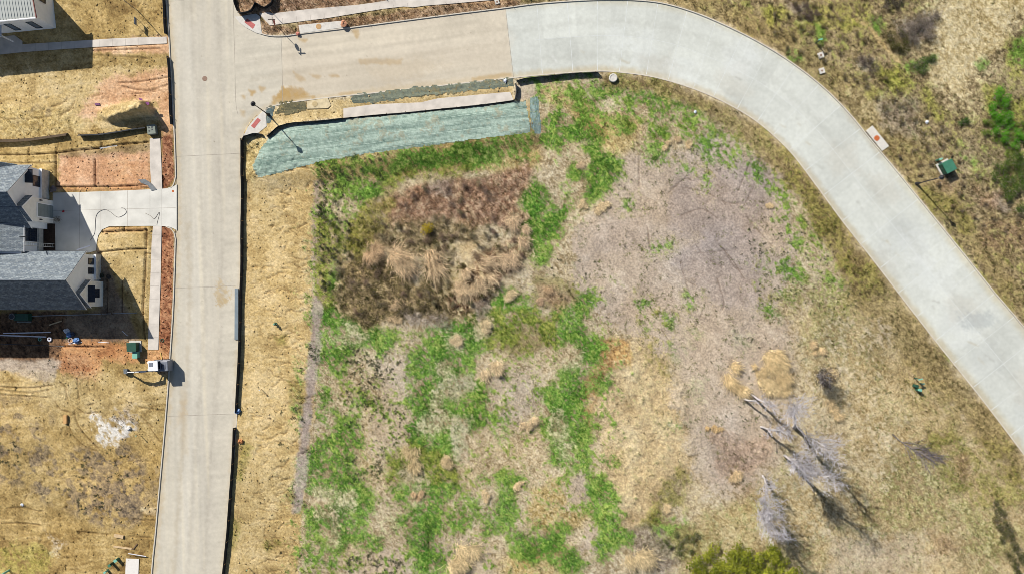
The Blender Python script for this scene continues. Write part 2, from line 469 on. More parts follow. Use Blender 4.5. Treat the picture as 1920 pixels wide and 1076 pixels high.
# --- tan spoil spread over the lot
lay('sand', 'o:1152,655 1200,646 1240,680 1277,722 1292,770 1287,800 1302,850 1297,872 1262,890 1237,925 1227,962 1200,992 1160,985 1142,958 1147,905 1132,880 1127,850 1142,800 1132,760 1142,700', 16, 34, .62, .7, 10)
lay('sand', 'o:1152,655 1200,646 1240,680 1277,722 1292,770 1287,800 1302,850 1297,872 1262,890 1237,925 1227,962 1200,992 1160,985 1142,958 1147,905 1132,880 1127,850 1142,800 1132,760 1142,700', 14, 30, .85)
for c_, a_, k_ in (('yel', .6, .35), ('grey', .5, .2), ('olive', .4, .14)):
    lay(c_, 'o:1130,640 1250,650 1310,780 1310,900 1220,1000 1120,980 1110,800', 14, 34, a_, k_, 6)
lay('olive', 'C:640,660 700,650 760,760 830,800 920,920 930,1076 850,1076 880,940 800,840 700,760', 6, 14, .6, .6)
lay('olive', 'F:860,600 1000,440 1060,480 1000,640 900,720 860,780 760,800 830,700', 6, 16, .7, .7)
lay('rust', 'C:380,620 560,630 570,760 440,800 380,940 280,1000 300,860 390,740', 6, 14, .7)
lay('rust', 'F:420,80 520,0 480,150 470,300 430,250', 5, 12, .6)
lay('lime', 'F:470,500 560,480 560,560 480,640', 5, 12, .6)
lay('olive', 'F:860,740 1100,800 1160,860 1060,1000 900,960 820,900', 8, 18, .7)
lay('twig', 'F:700,800 900,810 1000,1000 900,1076 780,1000', 6, 16, .6)
lay('brown', 'F:1200,340 1400,340 1473,560 1400,640 1250,500', 10, 24, .4)
lay('pale', 'F:1050,720 1473,640 1473,1000 1250,960 1160,880', 10, 26, .6)

# broken mixtures over the larger areas
lay('grey', 'o:600,330 1010,330 1010,480 1100,560 1150,680 1130,1000 1000,1200 560,1200 580,800', 20, 40, .7, .42)
lay('yel', 'o:600,330 1010,330 1010,480 1100,560 1150,680 1130,1000 1000,1200 560,1200 580,800', 20, 40, .5, .3)
lay('sprout', 'o:600,620 900,600 1110,560 1140,700 1120,1000 1000,1200 560,1200 580,800', 20, 40, .45, .22)
# --- greens
GRN = [
 'D:190,110 300,60 340,150 400,160 370,220 350,330 300,430 230,420 180,440 190,300', 'D:400,150 520,190 600,240 560,310 420,260',
 'E:150,170 330,110 350,20 500,20 510,130 420,280 480,400 440,430 590,500 600,640 540,760 620,860 560,900 480,830 380,830 330,720 140,800 120,600 330,560 200,460 140,300',
 'D:760,330 870,270 960,240 1080,260 1170,290 1090,330 1060,400 1000,460 900,560 870,650 840,740 760,760 740,650 760,500',
 'D:750,760 830,780 1000,760 1020,860 960,940 860,930 800,890', 'D:940,600 1080,540 1060,640 1000,690 920,670',
 'D:830,190 960,180 1080,130 1200,80 1240,10 1330,40 1400,30 1390,120 1330,170 1280,200 1170,250 1060,280 900,300 830,260',
 'D:1060,690 1130,530 1190,545 1170,640 1090,750',
 'A:1130,880 1220,830 1280,900 1240,940 1140,930', 'A:880,1060 1050,1000 1200,960 1340,900 1420,960 1400,1040 1250,1076 900,1076',
 'C:150,440 270,400 310,370 320,400 270,460 260,540 380,650 380,740 300,740 280,640 200,620 100,620 60,560 120,520',
 'C:300,660 380,650 380,740 310,750', 'C:150,800 240,770 300,830 270,920 260,1076 100,1076 90,960 170,870', 'C:390,850 450,840 450,890 400,900',
 'F:190,0 420,0 430,120 460,260 430,400 390,440 300,440 260,380 240,250 200,200', 'E:760,280 830,230 840,330 770,330',
 'E:820,420 920,400 1000,250 1180,330 1180,440 1130,560 1080,640 1080,780 1030,900 1030,1076 940,980 930,820 930,700 800,700 880,660 930,580 830,480',
 'E:1070,970 1130,980 1120,1076 1010,1076', 'E:1480,640 1600,560 1600,640 1540,740 1450,740', 'E:1190,640 1250,700 1190,750', 'E:1540,380 1690,380 1640,460 1560,500',
 'F:470,540 570,550 570,660 520,700 640,740 620,800 690,840 600,900 540,960 540,760 480,700', 'F:0,860 100,880 200,830 330,830 300,900 130,960 60,970 0,920', 'F:210,960 320,940 410,1030 330,1040 240,1000',
 'A:1290,290 1340,240 1420,240 1400,330 1430,400 1370,420 1300,330', 'A:1330,430 1470,370 1570,350 1560,420 1450,540 1440,630 1380,620 1340,500',
 'B:240,230 270,250 310,410 200,450 130,420 140,300', 'B:310,360 400,360 440,440 440,490 370,480', 'B:450,490 550,560 560,620 500,680 400,740 380,640 300,640 300,590 440,600',
 'B:0,720 60,700 120,760 110,850 60,930 0,930', 'B:130,850 240,830 180,920 130,1000 80,1076 0,1076 20,960',
 'B:480,100 600,70 620,120 560,140 440,170 430,140', 'B:640,120 780,90 880,140 880,175 760,180 660,160', 'B:880,190 1010,200 1090,240 1080,275 980,250',
 'A:620,70 760,10 840,60 820,110 700,100', 'A:860,30 1000,10 1160,10 1130,50 1000,70 900,60', 'I:1480,640 1560,600 1590,760 1660,900 1640,980 1560,1000 1500,900',
]
HALF = [
 'D:170,560 250,480 290,640 340,760 420,800 300,830 180,690', 'D:340,620 430,600 420,740 350,760', 'D:1480,540 1582,500 1582,860 1520,740', 'D:1230,720 1300,700 1300,860 1210,860',
 'E:1400,340 1500,340 1480,420 1400,400', 'E:1180,500 1400,520 1440,680 1300,760 1180,640', 'E:60,900 220,860 360,900 340,1000 240,960 100,1000',
 'B:1190,310 1290,310 1300,370 1220,380', 'B:1310,420 1420,380 1540,480 1520,540 1380,480', 'B:930,340 970,340 970,400 940,410', 'B:690,340 860,380 870,410 720,380', 'B:530,240 640,240 710,290 620,270',
 'B:690,440 840,440 850,540 760,560', 'B:1040,440 1230,440 1230,540 1100,560', 'B:240,120 310,120 330,180 250,160', 'B:900,240 940,260 930,320 870,290', 'B:900,570 1010,600 920,620', 'B:1080,640 1130,690 1080,710',
 'B:1270,370 1450,360 1530,470 1390,460', 'B:230,700 320,690 260,760', 'B:640,760 680,820 600,820', 'A:240,140 420,130 440,200 300,200',
 'G:220,270 340,340 330,400 280,400', 'G:470,380 640,380 700,480 560,450', 'G:780,880 820,900 810,980 785,980', 'G:690,620 720,700 690,700', 'G:680,330 750,330 740,400 680,390', 'G:120,250 160,330 60,390', 'G:540,560 610,590 560,610',
 'G:670,760 740,780 720,820 680,820', 'G:380,30 420,60 380,120 520,240 600,330 640,400 520,300 400,130', 'G:100,540 190,600 200,650 120,600', 'G:1240,170 1350,250 1420,370 1390,380 1280,250', 'G:1180,850 1210,880 1190,890',
 'C:1410,130 1582,170 1582,320 1500,260', 'C:1350,240 1410,230 1330,280', 'C:1460,340 1550,350 1540,420', 'C:1370,430 1460,490 1400,470', 'C:920,360 970,370 930,420', 'C:780,480 820,500 800,560', 'C:650,500 740,520 660,560', 'C:600,380 680,400 660,480', 'C:940,590 980,600 960,640', 'C:1200,590 1290,660 1210,690', 'C:810,650 900,720 850,740', 'C:680,70 800,60 700,120', 'C:940,880 1000,880 980,980',
 'K:730,270 800,250 820,330', 'K:1180,150 1220,330 1170,340', 'K:1620,500 1690,480 1691,600 1630,570', 'L:1060,80 1110,100 1080,140', 'L:840,220 920,230 900,340 860,320', 'L:1430,80 1480,90 1470,140', 'L:1540,360 1570,380 1560,410 1530,400', 'L:1560,430 1680,460 1720,560 1680,600 1600,520', 'L:1310,350 1390,390 1340,400', 'L:800,70 840,90 810,120', 'L:1400,540 1500,540 1440,620',
 'F:540,320 600,330 590,450 540,450', 'F:900,750 1050,750 980,830 880,820', 'F:980,170 1040,190 1010,230', 'J:590,220 660,240 640,290', 'J:800,640 860,700 840,780 780,760', 'J:1000,760 1090,840 1100,920 1000,900',
]
for s, c1_, c2_ in (('o:990,150 1120,150 1300,190 1480,300 1560,430 1500,410 1440,340 1340,270 1200,240 1100,215 1010,240', .5, .42), ('o:600,310 700,296 1005,240 1005,296 900,322 760,332 660,372 600,380', .5, .5), ('o:598,350 690,340 670,480 645,560 600,610', .4, .55),
                    ('o:590,600 900,590 1110,560 1150,690 1120,1000 1000,1200 560,1200 575,800', .14, .24), ('o:1450,300 1600,470 1640,560 1560,560 1470,420', .36, .5), ('o:1480,560 1650,580 1760,720 1640,760 1540,660', .26, .4), ('o:1820,60 1960,-20 1960,430 1840,420 1800,220', .45, .5), ('o:1560,20 1700,30 1740,140 1640,180 1560,110', .25, .45)):
    lay('olive', s, 14, 34, .65, c2_)
    lay('sprout', s, 14, 34, .6, c2_ * .7)
    lay('green', s, 14, 34, .8, c1_)
for s in HALF:
    lay('olive', s, 8, 20, .45, .4, 8)
    lay('green', s, 6, 16, .75, .5)
for s in GRN:
    lay('olive', s, 10, 26, .45, .55, 10)
    lay('green', s, 9, 26, .55, .40, 6)
for s in ('o:1500,640 1560,560 1640,620 1660,700 1600,690', 'o:1700,840 1800,820 1860,920 1800,960', 'o:1600,900 1680,880 1700,960 1620,980', 'o:1780,960 1860,960 1900,1060 1820,1060', 'o:1640,720 1700,760 1690,820 1640,790'):
    lay('sprout', s, 14, 34, .7, .5); lay('green', s, 14, 34, .6, .3)
for s in GRN:
    lay('green', s, 13, 30, .95, .74, 2)
    lay('olive', s, 8, 20, .5, .25)
    lay('sprout', s, 9, 20, .6, .32)
for s in ('A:300,500 420,330 480,210 600,180 560,300 430,400 440,520 330,620 290,600', 'A:110,420 200,450 260,560 240,720 230,900 120,960', 'A:640,130 780,150 860,120 1000,110 960,170 800,200 620,180',
          'D:1060,90 1400,60 1582,130 1582,260 1400,300 1200,290', 'C:0,250 160,270 240,340 150,440 60,420 0,440', 'D:600,960 720,880 960,950 1000,1076 620,1076'):
    lay('olive', s, 6, 16, .6, .75)
for s in ('A:200,690 240,700 230,780 200,820', 'A:130,980 240,960 300,1040 240,1076 130,1076', 'A:330,260 480,200 480,270 350,290'):
    lay('green', s, 5, 14, .8, .75)

# pale streaks combed through the green, and the bare track along the lot's edge
for s in ('D:960,470 1060,470 1080,520 1000,610 940,560 900,520', 'D:880,560 910,570 900,640 870,640', 'D:800,700 940,690 950,740 860,790 790,770', 'D:980,710 1060,720 1050,960 1000,940', 'D:900,400 960,380 950,440 900,450', 'D:960,230 1030,220 1030,290 970,290', 'D:1110,140 1200,130 1190,210 1120,220',
          'E:200,460 330,470 330,560 220,540', 'E:360,470 470,500 460,570 360,580', 'E:820,330 960,300 1000,380 860,400', 'E:920,440 1000,460 990,560 920,560', 'E:640,640 760,600 780,720 660,760', 'E:210,600 320,590 330,640 220,650', 'E:330,640 350,640 350,840 330,840', 'F:230,110 290,110 330,240 280,300 240,200', 'F:320,300 350,300 340,380 310,380', 'C:190,700 290,690 270,770 180,790', 'D:260,225 450,235 440,250 260,245', 'D:350,160 400,170 390,230 350,220'):
    lay('dry' if len(s) % 2 else 'grey', s, 6, 16, .7, .65)
lay('mauve', 'o:590,560 602,560 600,640 592,720 584,780 578,840 572,900 562,960 553,960 560,880 568,800 576,720 584,650', 4, 9, .8)
# --- brown scrub
lay('brown', 'A:470,330 700,230 900,200 1130,170 1240,120 1360,110 1330,230 1290,300 1310,400 1200,450 1050,440 800,420 700,450 520,430', 8, 22, .9)
lay('scrub', 'A:400,420 520,400 800,420 1050,440 1010,560 880,600 640,620 480,560 400,560', 8, 20, .85)
lay('scrub', 'A:250,650 380,640 560,680 700,800 820,700 1000,680 1100,760 1100,900 950,980 640,990 420,1030 260,940', 8, 22, .9)
lay('brown', 'A:1080,620 1300,520 1380,600 1250,720 1190,800 1100,900 950,960 880,900 980,760', 8, 20, .8)
for c_, a_, k_ in (('twig', .6, .22), ('olive', .6, .22), ('dry', .6, .16), ('mauve', .5, .14), ('yel', .6, .12)):
    lay(c_, 'A:250,650 400,420 470,330 700,230 900,200 1130,170 1290,200 1310,400 1200,470 1370,600 1250,720 1190,800 1100,900 950,970 640,980 420,1020 260,940', 6, 22, a_, k_)
lay('brown', 'A:470,330 700,230 900,200 1130,170 1360,110 1330,230 1290,300 1310,400 1200,440 1000,430 800,380 700,430 560,420', 8, 22, .6, .7)
lay('scrub', 'A:300,650 400,660 560,700 640,800 780,820 860,880 820,960 640,980 420,1020 280,940', 8, 22, .7, .8)
lay('olive', 'A:300,560 330,420 430,330 560,300 520,420 440,520 420,640 330,660', 6, 18, .7, .8)
lay('pale', 'A:1060,620 1300,540 1370,600 1240,720 1180,800 1090,890 950,950 900,900 980,760', 8, 22, .6, .45)
lay('sand', 'A:930,560 1060,560 1030,620 970,650', 4, 8, .8)
lay('pale', 'A:900,700 1050,690 1000,790 860,860 850,820', 6, 14, .7)
lay('twig', 'A:780,190 900,190 880,260 780,250', 6, 14, .6)
lay('twig', 'A:640,980 860,990 900,1050 650,1040', 6, 14, .7)
lay('brown', 'C:20,300 110,310 240,380 200,420 60,420', 6, 14, .6)
lay('twig', 'A:1040,920 1130,880 1120,960 1060,1000', 4, 8, .7)

# --- verges and the open ground by the curved street
lay('yel', 'o:1480,600 1600,560 1720,700 1900,880 1960,1000 1960,1220 1250,1220 1300,1000 1440,900 1620,880 1560,760 1490,700', 20, 40, .35)
lay('wild', 'o:1500,600 1650,600 1760,760 1920,900 1960,1000 1960,1220 1480,1220 1560,1000 1600,860 1540,760', 20, 40, .5, .6)
for c_, a_, k_ in (('grey', .5, .26), ('olive', .65, .40), ('brown', .6, .30), ('sprout', .5, .26), ('pale', .5, .24)):
    lay(c_, 'o:1480,560 1640,560 1740,700 1900,880 2000,1000 2000,1220 1250,1220 1300,1000 1440,900 1500,820 1490,700', 20, 44, a_, k_)
lay('verge', 'o:1125,140 1230,152 1300,172 1360,200 1420,236 1478,288 1526,352 1575,420 1635,496 1695,574 1755,652 1835,752 1950,890 1900,900 1790,760 1700,680 1610,570 1560,480 1500,370 1450,320 1380,250 1300,200 1220,172 1130,160', 8, 16, .85)
lay('olive', 'o:1480,300 1600,460 1660,560 1620,560 1540,440 1470,330', 10, 24, .5, .6)
lay('verge', 'o:1600,560 1700,600 1760,700 1820,800 1760,820 1690,720 1620,640', 16, 34, .5, .7)
lay('grey', 'o:1280,640 1480,610 1500,700 1470,800 1430,900 1350,930 1300,860 1270,740', 20, 40, .8, .8)
lay('pale', 'o:1500,690 1600,680 1660,800 1640,900 1540,900 1500,800', 20, 40, .6, .5)
lay('grey', 'o:1560,600 1660,620 1700,800 1600,960 1480,1010 1500,800', 20, 40, .5, .4)
lay('olive', 'L:1380,0 1560,60 1800,60 1900,160 1900,330 1700,380 1500,300 1400,160', 14, 34, .55, .6)
lay('brown', 'L:1480,120 1560,110 1600,240 1540,240', 6, 16, .5)
lay('brown', 'L:0,0 330,0 300,160 200,220 60,200', 12, 26, .4)
lay('brown', 'L:1340,600 1480,600 1500,700 1380,740', 8, 20, .4)
lay('grey', 'L:760,640 1300,640 1340,760 1200,850 700,850', 14, 34, .5)
lay('sand', 'L:1360,760 1480,740 1560,800 1560,860 1340,860', 6, 12, .7)
lay('wild', 'o:440,-140 2060,-140 2060,820 1925,612 1800,462 1680,312 1590,205 1480,108 1360,40 1240,0 1120,-4 940,10 650,48 540,62 470,40 440,20', 2, 0)
for c_, a_, k_ in (('grey', .45, .26), ('pale', .5, .26), ('olive', .65, .40), ('brown', .5, .26), ('lime', .5, .26), ('sprout', .5, .22)):
    lay(c_, 'o:1240,-140 2060,-140 2060,820 1925,612 1800,462 1680,312 1590,205 1480,108 1360,40', 10, 40, a_, k_)
lay('verge', 'o:520,62 660,46 940,10 1120,-6 1240,-4 1330,28 1420,70 1500,118 1560,170 1620,232 1700,324 1820,470 1950,640 1990,640 1840,450 1760,320 1660,220 1560,120 1460,50 1340,0 1240,-30 940,-20 640,30', 8, 18, .75)
lay('brown', 'o:440,-40 900,-40 780,0 520,28 450,24', 5, 12, .8)
lay('brown', 'k:300,130 520,200 540,150 820,120 1100,90 1210,50 1720,0 1900,0 1900,50 1300,150 850,175 530,215 300,215', 4, 8, .7)
lay('ochre', 'k:1140,60 1210,0 1290,0 1320,45 1180,60', 4, 8, .9)
lay('pale', 'I:1040,240 1100,40 1200,-60 1722,-60 1722,200 1640,330 1560,440 1400,560 1360,740 1220,700 1120,600 1040,480 1000,330', 24, 40, .6, .5)
lay('pale', 'I:1120,200 1180,60 1260,-60 1722,-60 1722,60 1640,160 1580,330 1400,420 1320,640 1200,600 1080,470 1100,330', 10, 24)
lay('pale', 'I:560,640 700,620 760,780 640,760', 12, 24, .4)
lay('twig', 'I:860,160 1130,110 1090,250 960,290 880,230', 8, 18, .9)
lay('twig', 'I:120,0 260,60 330,130 240,120 140,50', 6, 14, .8)
lay('twig', 'I:590,400 720,400 720,470 640,460', 6, 14, .8)
lay('twig', 'I:760,720 1000,700 1000,900 800,860', 12, 26, .5)
lay('twig', 'J:1270,690 1400,800 1330,840 1250,740', 6, 14, .7)
for s in ('I:250,90 330,60 600,20 700,60 680,160 560,190 350,230 300,180', 'I:720,440 860,480 930,580 860,600 740,540', 'I:620,570 700,600 690,640', 'I:1020,560 1090,620 1200,760 1120,800 1050,680', 'I:1480,600 1722,680 1722,900 1620,860 1520,720', 'I:0,60 120,80 100,180 0,160',
          'I:1240,820 1300,850 1260,880', 'I:1560,320 1722,240 1722,560 1640,500'):
    lay('lime', s, 8, 20, .7, .75)
for s in ('I:690,130 740,120 740,200 700,180', 'I:150,350 200,350 190,390 150,390', 'I:940,440 1120,390 1010,490', 'I:1620,360 1722,200 1722,460 1640,420', 'I:1410,430 1470,420 1430,480', 'J:1000,380 1080,400 1050,440', 'I:330,190 380,200 360,290'):
    lay('green', s, 6, 14, .75, .7)
lays('straw', 'I:600,140 680,190 740,270 810,350 880,420', 5, 3, 6, .8)
lay('brown', 'J:1100,640 1290,700 1260,780 1140,760', 8, 18, .6)
lay('brown', 'J:800,560 960,560 960,640 860,680', 10, 20, .4)
lay('brown', 'J:1180,900 1490,900 1490,1076 1200,1076', 14, 30, .4)
lay('olive', 'J:700,640 960,720 1100,900 1060,1000 940,960 760,760', 8, 18, .55, .7)
# graded verge between the cross street and the blanket
lay('straw', 'o:458,250 476,226 505,208 560,196 700,182 940,156 960,160 960,186 700,212 560,230 524,236 500,256', 3, 6, .9)
lay('yel', 'i:200,660 440,680 300,900 220,1000 180,960', 3, 6, .5)
lay('grey', 'j:1450,330 1600,310 1620,420 1540,480 1460,460', 4, 8, .9)
lay('sand', 'j:1480,480 1580,500 1640,780 1540,800', 4, 6, .7)

# ------------------------------------------------------------------ relief
Z = np.full(PX.shape, 0.085, np.float32)
rough = sum(W[c] * CLS[c][3] for c in CN)
Z += rough * (1.5 * NW1 + 0.9 * NW2 + 0.5 * NF)
SUBS = np.zeros(PX.shape, np.float32)      # extra darkening by damp, deep furrows (a soil tone of its own)
# bank under the blanket
bank = pp('o:478,300 510,255 560,236 700,222 965,196 1000,230 1000,262 900,285 760,305 620,330 500,345 470,330')
sl_ = window(bank, 30); bd = sdist(PX[sl_], PY[sl_], bank)
Z[sl_] += 0.75 * sstep(-24, 22, bd)
# spoil spread: low and lumpy
sp_, m = patch(pp('o:1152,655 1200,646 1240,680 1277,722 1292,770 1287,800 1302,850 1297,872 1262,890 1237,925 1227,962 1200,992 1160,985 1142,958 1147,905 1132,880 1127,850 1142,800 1132,760 1142,700'), 12, 8)
Z[sp_] += m * (0.16 + 0.24 * (NM[sp_] + NW1[sp_]) + 0.14 * NW2[sp_])
def furrow(pts, wd, depth, dark=0.5, n=1.0, f=1.0, c=None):
    sl2, m2 = stroke(pts, wd, f, n)
    Z[sl2] -= m2 * depth
    SUBS[sl2] = np.maximum(SUBS[sl2], m2 * dark)
# shrinkage cracks and rills of the straw strip
for i in range(230):
    y = rnd.uniform(300, 1080); x = rnd.uniform(466, 585 - max(0, (y - 600) * .06))
    L = rnd.uniform(10, 46); a = rnd.gauss(0, .22); p = [(x, y)]
    while L > 0:
        a = a * .7 + rnd.gauss(0, .45); x += 5 * math.cos(a); y += 5 * math.sin(a); L -= 5; p.append((x, y))
    if x < 596: furrow(p, rnd.uniform(.5, 1.5), rnd.uniform(.08, .2), rnd.uniform(.4, .75), .6, .9)
# machine tracks
TR = ['B:860,740 960,650 1000,660', 'B:1290,840 1340,760 1400,620 1440,570', 'B:1250,780 1330,600 1360,520', 'B:940,870 1060,830 1150,880', 'C:870,160 900,260 960,300', 'C:960,60 1030,140 1120,190', 'C:1100,60 1180,150 1250,260', 'C:1090,260 1130,400 1120,440', 'C:930,350 900,270 880,160', 'C:1130,90 1200,200 1240,210', 'C:980,110 1080,100 1200,90', 'C:1000,460 960,560',
      'B:740,940 760,1076', 'B:690,540 690,700', 'C:680,0 690,80', 'C:760,560 800,620', 'B:1110,740 1200,790 1300,800', 'B:1040,640 1180,700', 'B:960,700 1090,730', 'B:1330,880 1480,1050',
      'f:720,300 780,430 900,540 1020,590', 'f:790,190 830,320 920,440 1040,560', 'e:940,840 950,970 1000,960 1010,850', 'e:850,910 900,840', 'e:0,930 300,940 560,910', 'e:0,960 300,990 520,960', 'e:0,1010 500,1040', 'e:700,960 720,1070', 'e:640,880 720,960', 'e:820,840 840,1060',
      'f:580,60 640,150 740,180', 'f:920,110 1000,90', 'f:840,150 900,190 1040,180', 'f:1560,300 1700,500', 'f:1500,230 1620,340', 'f:1480,130 1720,160',
      'a:990,540 1300,530 1700,515', 'a:1000,590 1300,600 1560,620', 'a:1260,880 1480,870 1780,820', 'a:1300,920 1560,960 1790,900', 'a:1410,1000 1700,960', 'b:560,110 680,70 740,0', 'b:600,210 720,160 800,60', 'b:0,240 250,250 560,220', 'b:620,230 780,130',
      'g:90,290 250,285 430,330', 'g:60,450 250,450 430,470', 'g:830,540 1150,570', 'g:1380,590 1600,600', 'g:1420,410 1640,420', 'g:270,190 350,60', 'g:90,290 40,380', 'D:640,580 730,530', 'D:1050,650 1100,510', 'D:800,770 860,760', 'D:1070,900 1080,970', 'E:800,770 930,610', 'E:1030,900 1030,780', 'E:340,600 350,800', 'D:1150,215 1330,165', 'D:260,230 450,240']
for s in TR:
    q = catmull(pp(s)); w_ = s[0] in 'abefg'
    furrow(q, rnd.uniform(1.4, 2.6) if w_ else rnd.uniform(1.0, 2.2), .16 if w_ else .09, .75 if w_ else .62, .8, 1.2)
    if w_:
        sl2, m2 = stroke([(x + 2.5, y - 2.0) for x, y in q], 2.2, 1.4, 1.0); Z[sl2] += m2 * .06
for cx, cy, L, n_ in ((1345, 400, 60, 46), (1340, 500, 60, 40), (1250, 380, 40, 14), (130, 740, 60, 60), (60, 720, 60, 40), (270, 760, 50, 40), (60, 160, 60, 40), (240, 160, 50, 18), (80, 190, 60, 14)):
    for i in range(n_):
        x, y = cx + rnd.gauss(0, 42), cy + rnd.gauss(0, 34); a = rnd.choice((.5, 2.2, -.3, .9)) + rnd.gauss(0, .25); l = rnd.uniform(8, 30)
        if x < 318 and cx > 318 or (cx < 318 and x > 300): continue
        p = [(x + l * t * math.cos(a + .3 * t), y + l * t * math.sin(a + .3 * t)) for t in (0, .33, .66, 1)]
        furrow(p, rnd.uniform(.6, 1.5), rnd.uniform(.03, .07), rnd.uniform(.12, .26), .8, 1.2)
# pipe trenches round the house
for s, wd in (('b:0,622 300,622 600,605 800,580 1060,555 1250,520 1570,493', 3.2), ('b:0,712 580,712', 2.6), ('b:595,610 590,960', 3.6), ('b:622,520 595,610', 2), ('b:320,550 300,640', 2), ('b:1010,680 1015,960', 3.8), ('b:600,962 1000,962 1360,955 1540,935', 3), ('b:1440,965 1570,970', 2), ('b:1725,850 1728,990', 2.6),
              ('b:1080,500 1075,600', 2.4), ('d:1090,200 1320,190 1560,180', 3.4), ('d:1040,415 1320,385 1540,378', 2.8), ('d:1553,170 1545,500 1530,800 1515,1060', 3.6), ('d:1320,150 1315,190', 2.4), ('d:1135,700 1140,1060', 1.8), ('d:1302,690 1295,1050', 1.8), ('e:690,500 900,505 1110,505', 2.6), ('e:1520,150 1530,380 1560,470', 2), ('d:1560,430 1600,430', 2), ('g:1580,640 1580,720', 1.6)):
    p = catmull(pp(s), 4)
    q = [(a + 3.2, b - 3.0) for a, b in p]
    sl2, m2 = stroke(q, 3.0, 1.5, 2.0); Z[sl2] += m2 * .07
    furrow(p, wd, .24, .78, .8, .8)

# clods and holes
for i in range(900):
    x, y = rnd.uniform(0, 310), rnd.choice((rnd.uniform(0, 66), rnd.uniform(840, 1076), rnd.uniform(840, 1076), rnd.uniform(700, 1076), rnd.uniform(110, 250)))
    a = rnd.gauss(.7, .8); l = rnd.uniform(1, 6)
    furrow([(x, y), (x + l * math.cos(a), y - l * math.sin(a))], rnd.uniform(.8, 2.2), rnd.uniform(.03, .12), rnd.uniform(.15, .5), 1.2, 1.2)
# mound added to cast shade beside the blue-grey box: gentle towards the lot, steep towards the street
md = [(176, 205), (215, 194), (258, 189), (283, 193), (291, 206), (287, 219), (245, 226), (208, 231), (186, 223)]
sl_ = window(md, 20); dm = sdist(PX[sl_], PY[sl_], md)
ramp = np.clip(((PX[sl_] - 190) * .75 + (PY[sl_] - 190) * .6) / 80, 0.08, 1)
Z[sl_] += sstep(-3, 9, dm + 5 * NW1[sl_]) * ramp * (2.9 + .8 * NW1[sl_] + .5 * NW2[sl_])
# flat under slabs
FLAT = {
 'walk_top': pp('a:-60,505 -60,590 0,582 240,557 600,530 980,505 1300,490 1770,466 1768,395 1500,402 1200,414 930,432 240,475 240,440 160,380 -60,400'),
 'walk_mid': pp('b:1590,452 1700,452 1712,700 1722,1010 1590,1010 1605,930 1590,700'),
 'drive': [(100, 362), (150, 361), (230, 358), (300, 355), (322, 353), (332, 346), (332, 432), (324, 428), (315, 425), (282, 424), (205, 425), (192, 431), (185, 442), (182, 455), (181, 470), (168, 474), (84, 474), (84, 418), (100, 418)],
 'walk_low': pp('d:1625,140 1715,140 1712,300 1705,700 1690,1100 1680,1440 1570,1440 1580,1100 1600,600 1610,300'),
 'walk_north': pp('k:285,90 330,80 380,86 600,60 900,34 1000,20 1180,-10 1330,-30 1900,-60 1900,-10 1500,25 1310,40 1240,50 1180,45 1050,60 900,85 700,118 520,140 352,162'),
 'ramp_north': pp('h:780,180 960,150 1000,175 1025,370 960,352 860,300 780,240 735,180'),
 'inlet_north': pp('k:530,160 800,133 830,172 540,212'),
 'ramp_south': pp('i:400,385 412,550 330,615 190,640 230,560 300,470'),
 'inlet_south': pp('i:800,310 1000,280 1030,350 1000,380 800,385'),
 'walk_south': pp('j:-300,560 0,520 480,500 650,460 1380,393 1412,470 1400,485 600,575 0,630 -300,655'),
 'inlet_east': pp('J:262,190 310,150 440,310 385,348'),
}
for k, p in FLAT.items():
    sl_ = window(p, 6); m = sstep(-2.5, -0.5, sdist(PX[sl_], PY[sl_], p))
    Z[sl_] = Z[sl_] * (1 - m) + 0.02 * m
Zland = Z.copy()

# ------------------------------------------------------------------ streets
E_W = [(304, -160), (308, -60), (313, 0), (318, 65), (321, 120), (326, 200), (330, 290), (331, 350), (331, 430), (329, 500), (326, 580), (321, 660), (317, 720), (309, 820), (300, 920), (293, 1000), (286, 1076), (278, 1240)]
E_N = [(434, -160), (437, -60), (440, 0), (443, 18), (450, 33), (462, 47), (478, 59), (489, 65), (505, 69), (522, 70), (540, 69), (558, 66), (600, 61), (650, 55), (750, 42), (850, 29), (940, 18), (1000, 10), (1060, 5), (1120, 2), (1180, 2), (1240, 8), (1300, 25), (1360, 50), (1420, 80), (1480, 117), (1540, 163), (1590, 213), (1630, 262), (1680, 322), (1740, 396), (1800, 470), (1860, 545), (1920, 616), (2080, 815)]
E_S = [(400, 1240), (417, 1076), (424, 1020), (430, 950), (438, 850), (443, 780), (446, 700), (449, 620), (452, 540), (454, 420), (453, 300), (454, 262), (458, 244), (468, 228), (484, 213), (500, 203), (530, 194), (570, 188), (620, 182), (700, 174), (800, 163), (947, 147), (1040, 138), (1120, 133), (1170, 136), (1230, 145), (1300, 166), (1360, 192), (1420, 228), (1480, 282), (1530, 346), (1580, 414), (1640, 490), (1700, 568), (1760, 645), (1840, 745), (1920, 850), (2080, 1060)]
E_W, E_N, E_S = catmull(E_W, 8), catmull(E_N, 8), catmull(E_S, 8)
road_poly = [tuple(p) for p in E_W] + [tuple(p) for p in E_S] + [tuple(p) for p in E_N[::-1]]
RD = sdist(PX, PY, road_poly)                 # photo pixels inside the street
Z = np.where(RD > -0.9, -0.18, Z)
near = sstep(-9, -1, RD)
Z = np.where(RD <= -0.9, Z * (1 - near) + np.clip(Z, 0.02, 0.10) * near, Z)

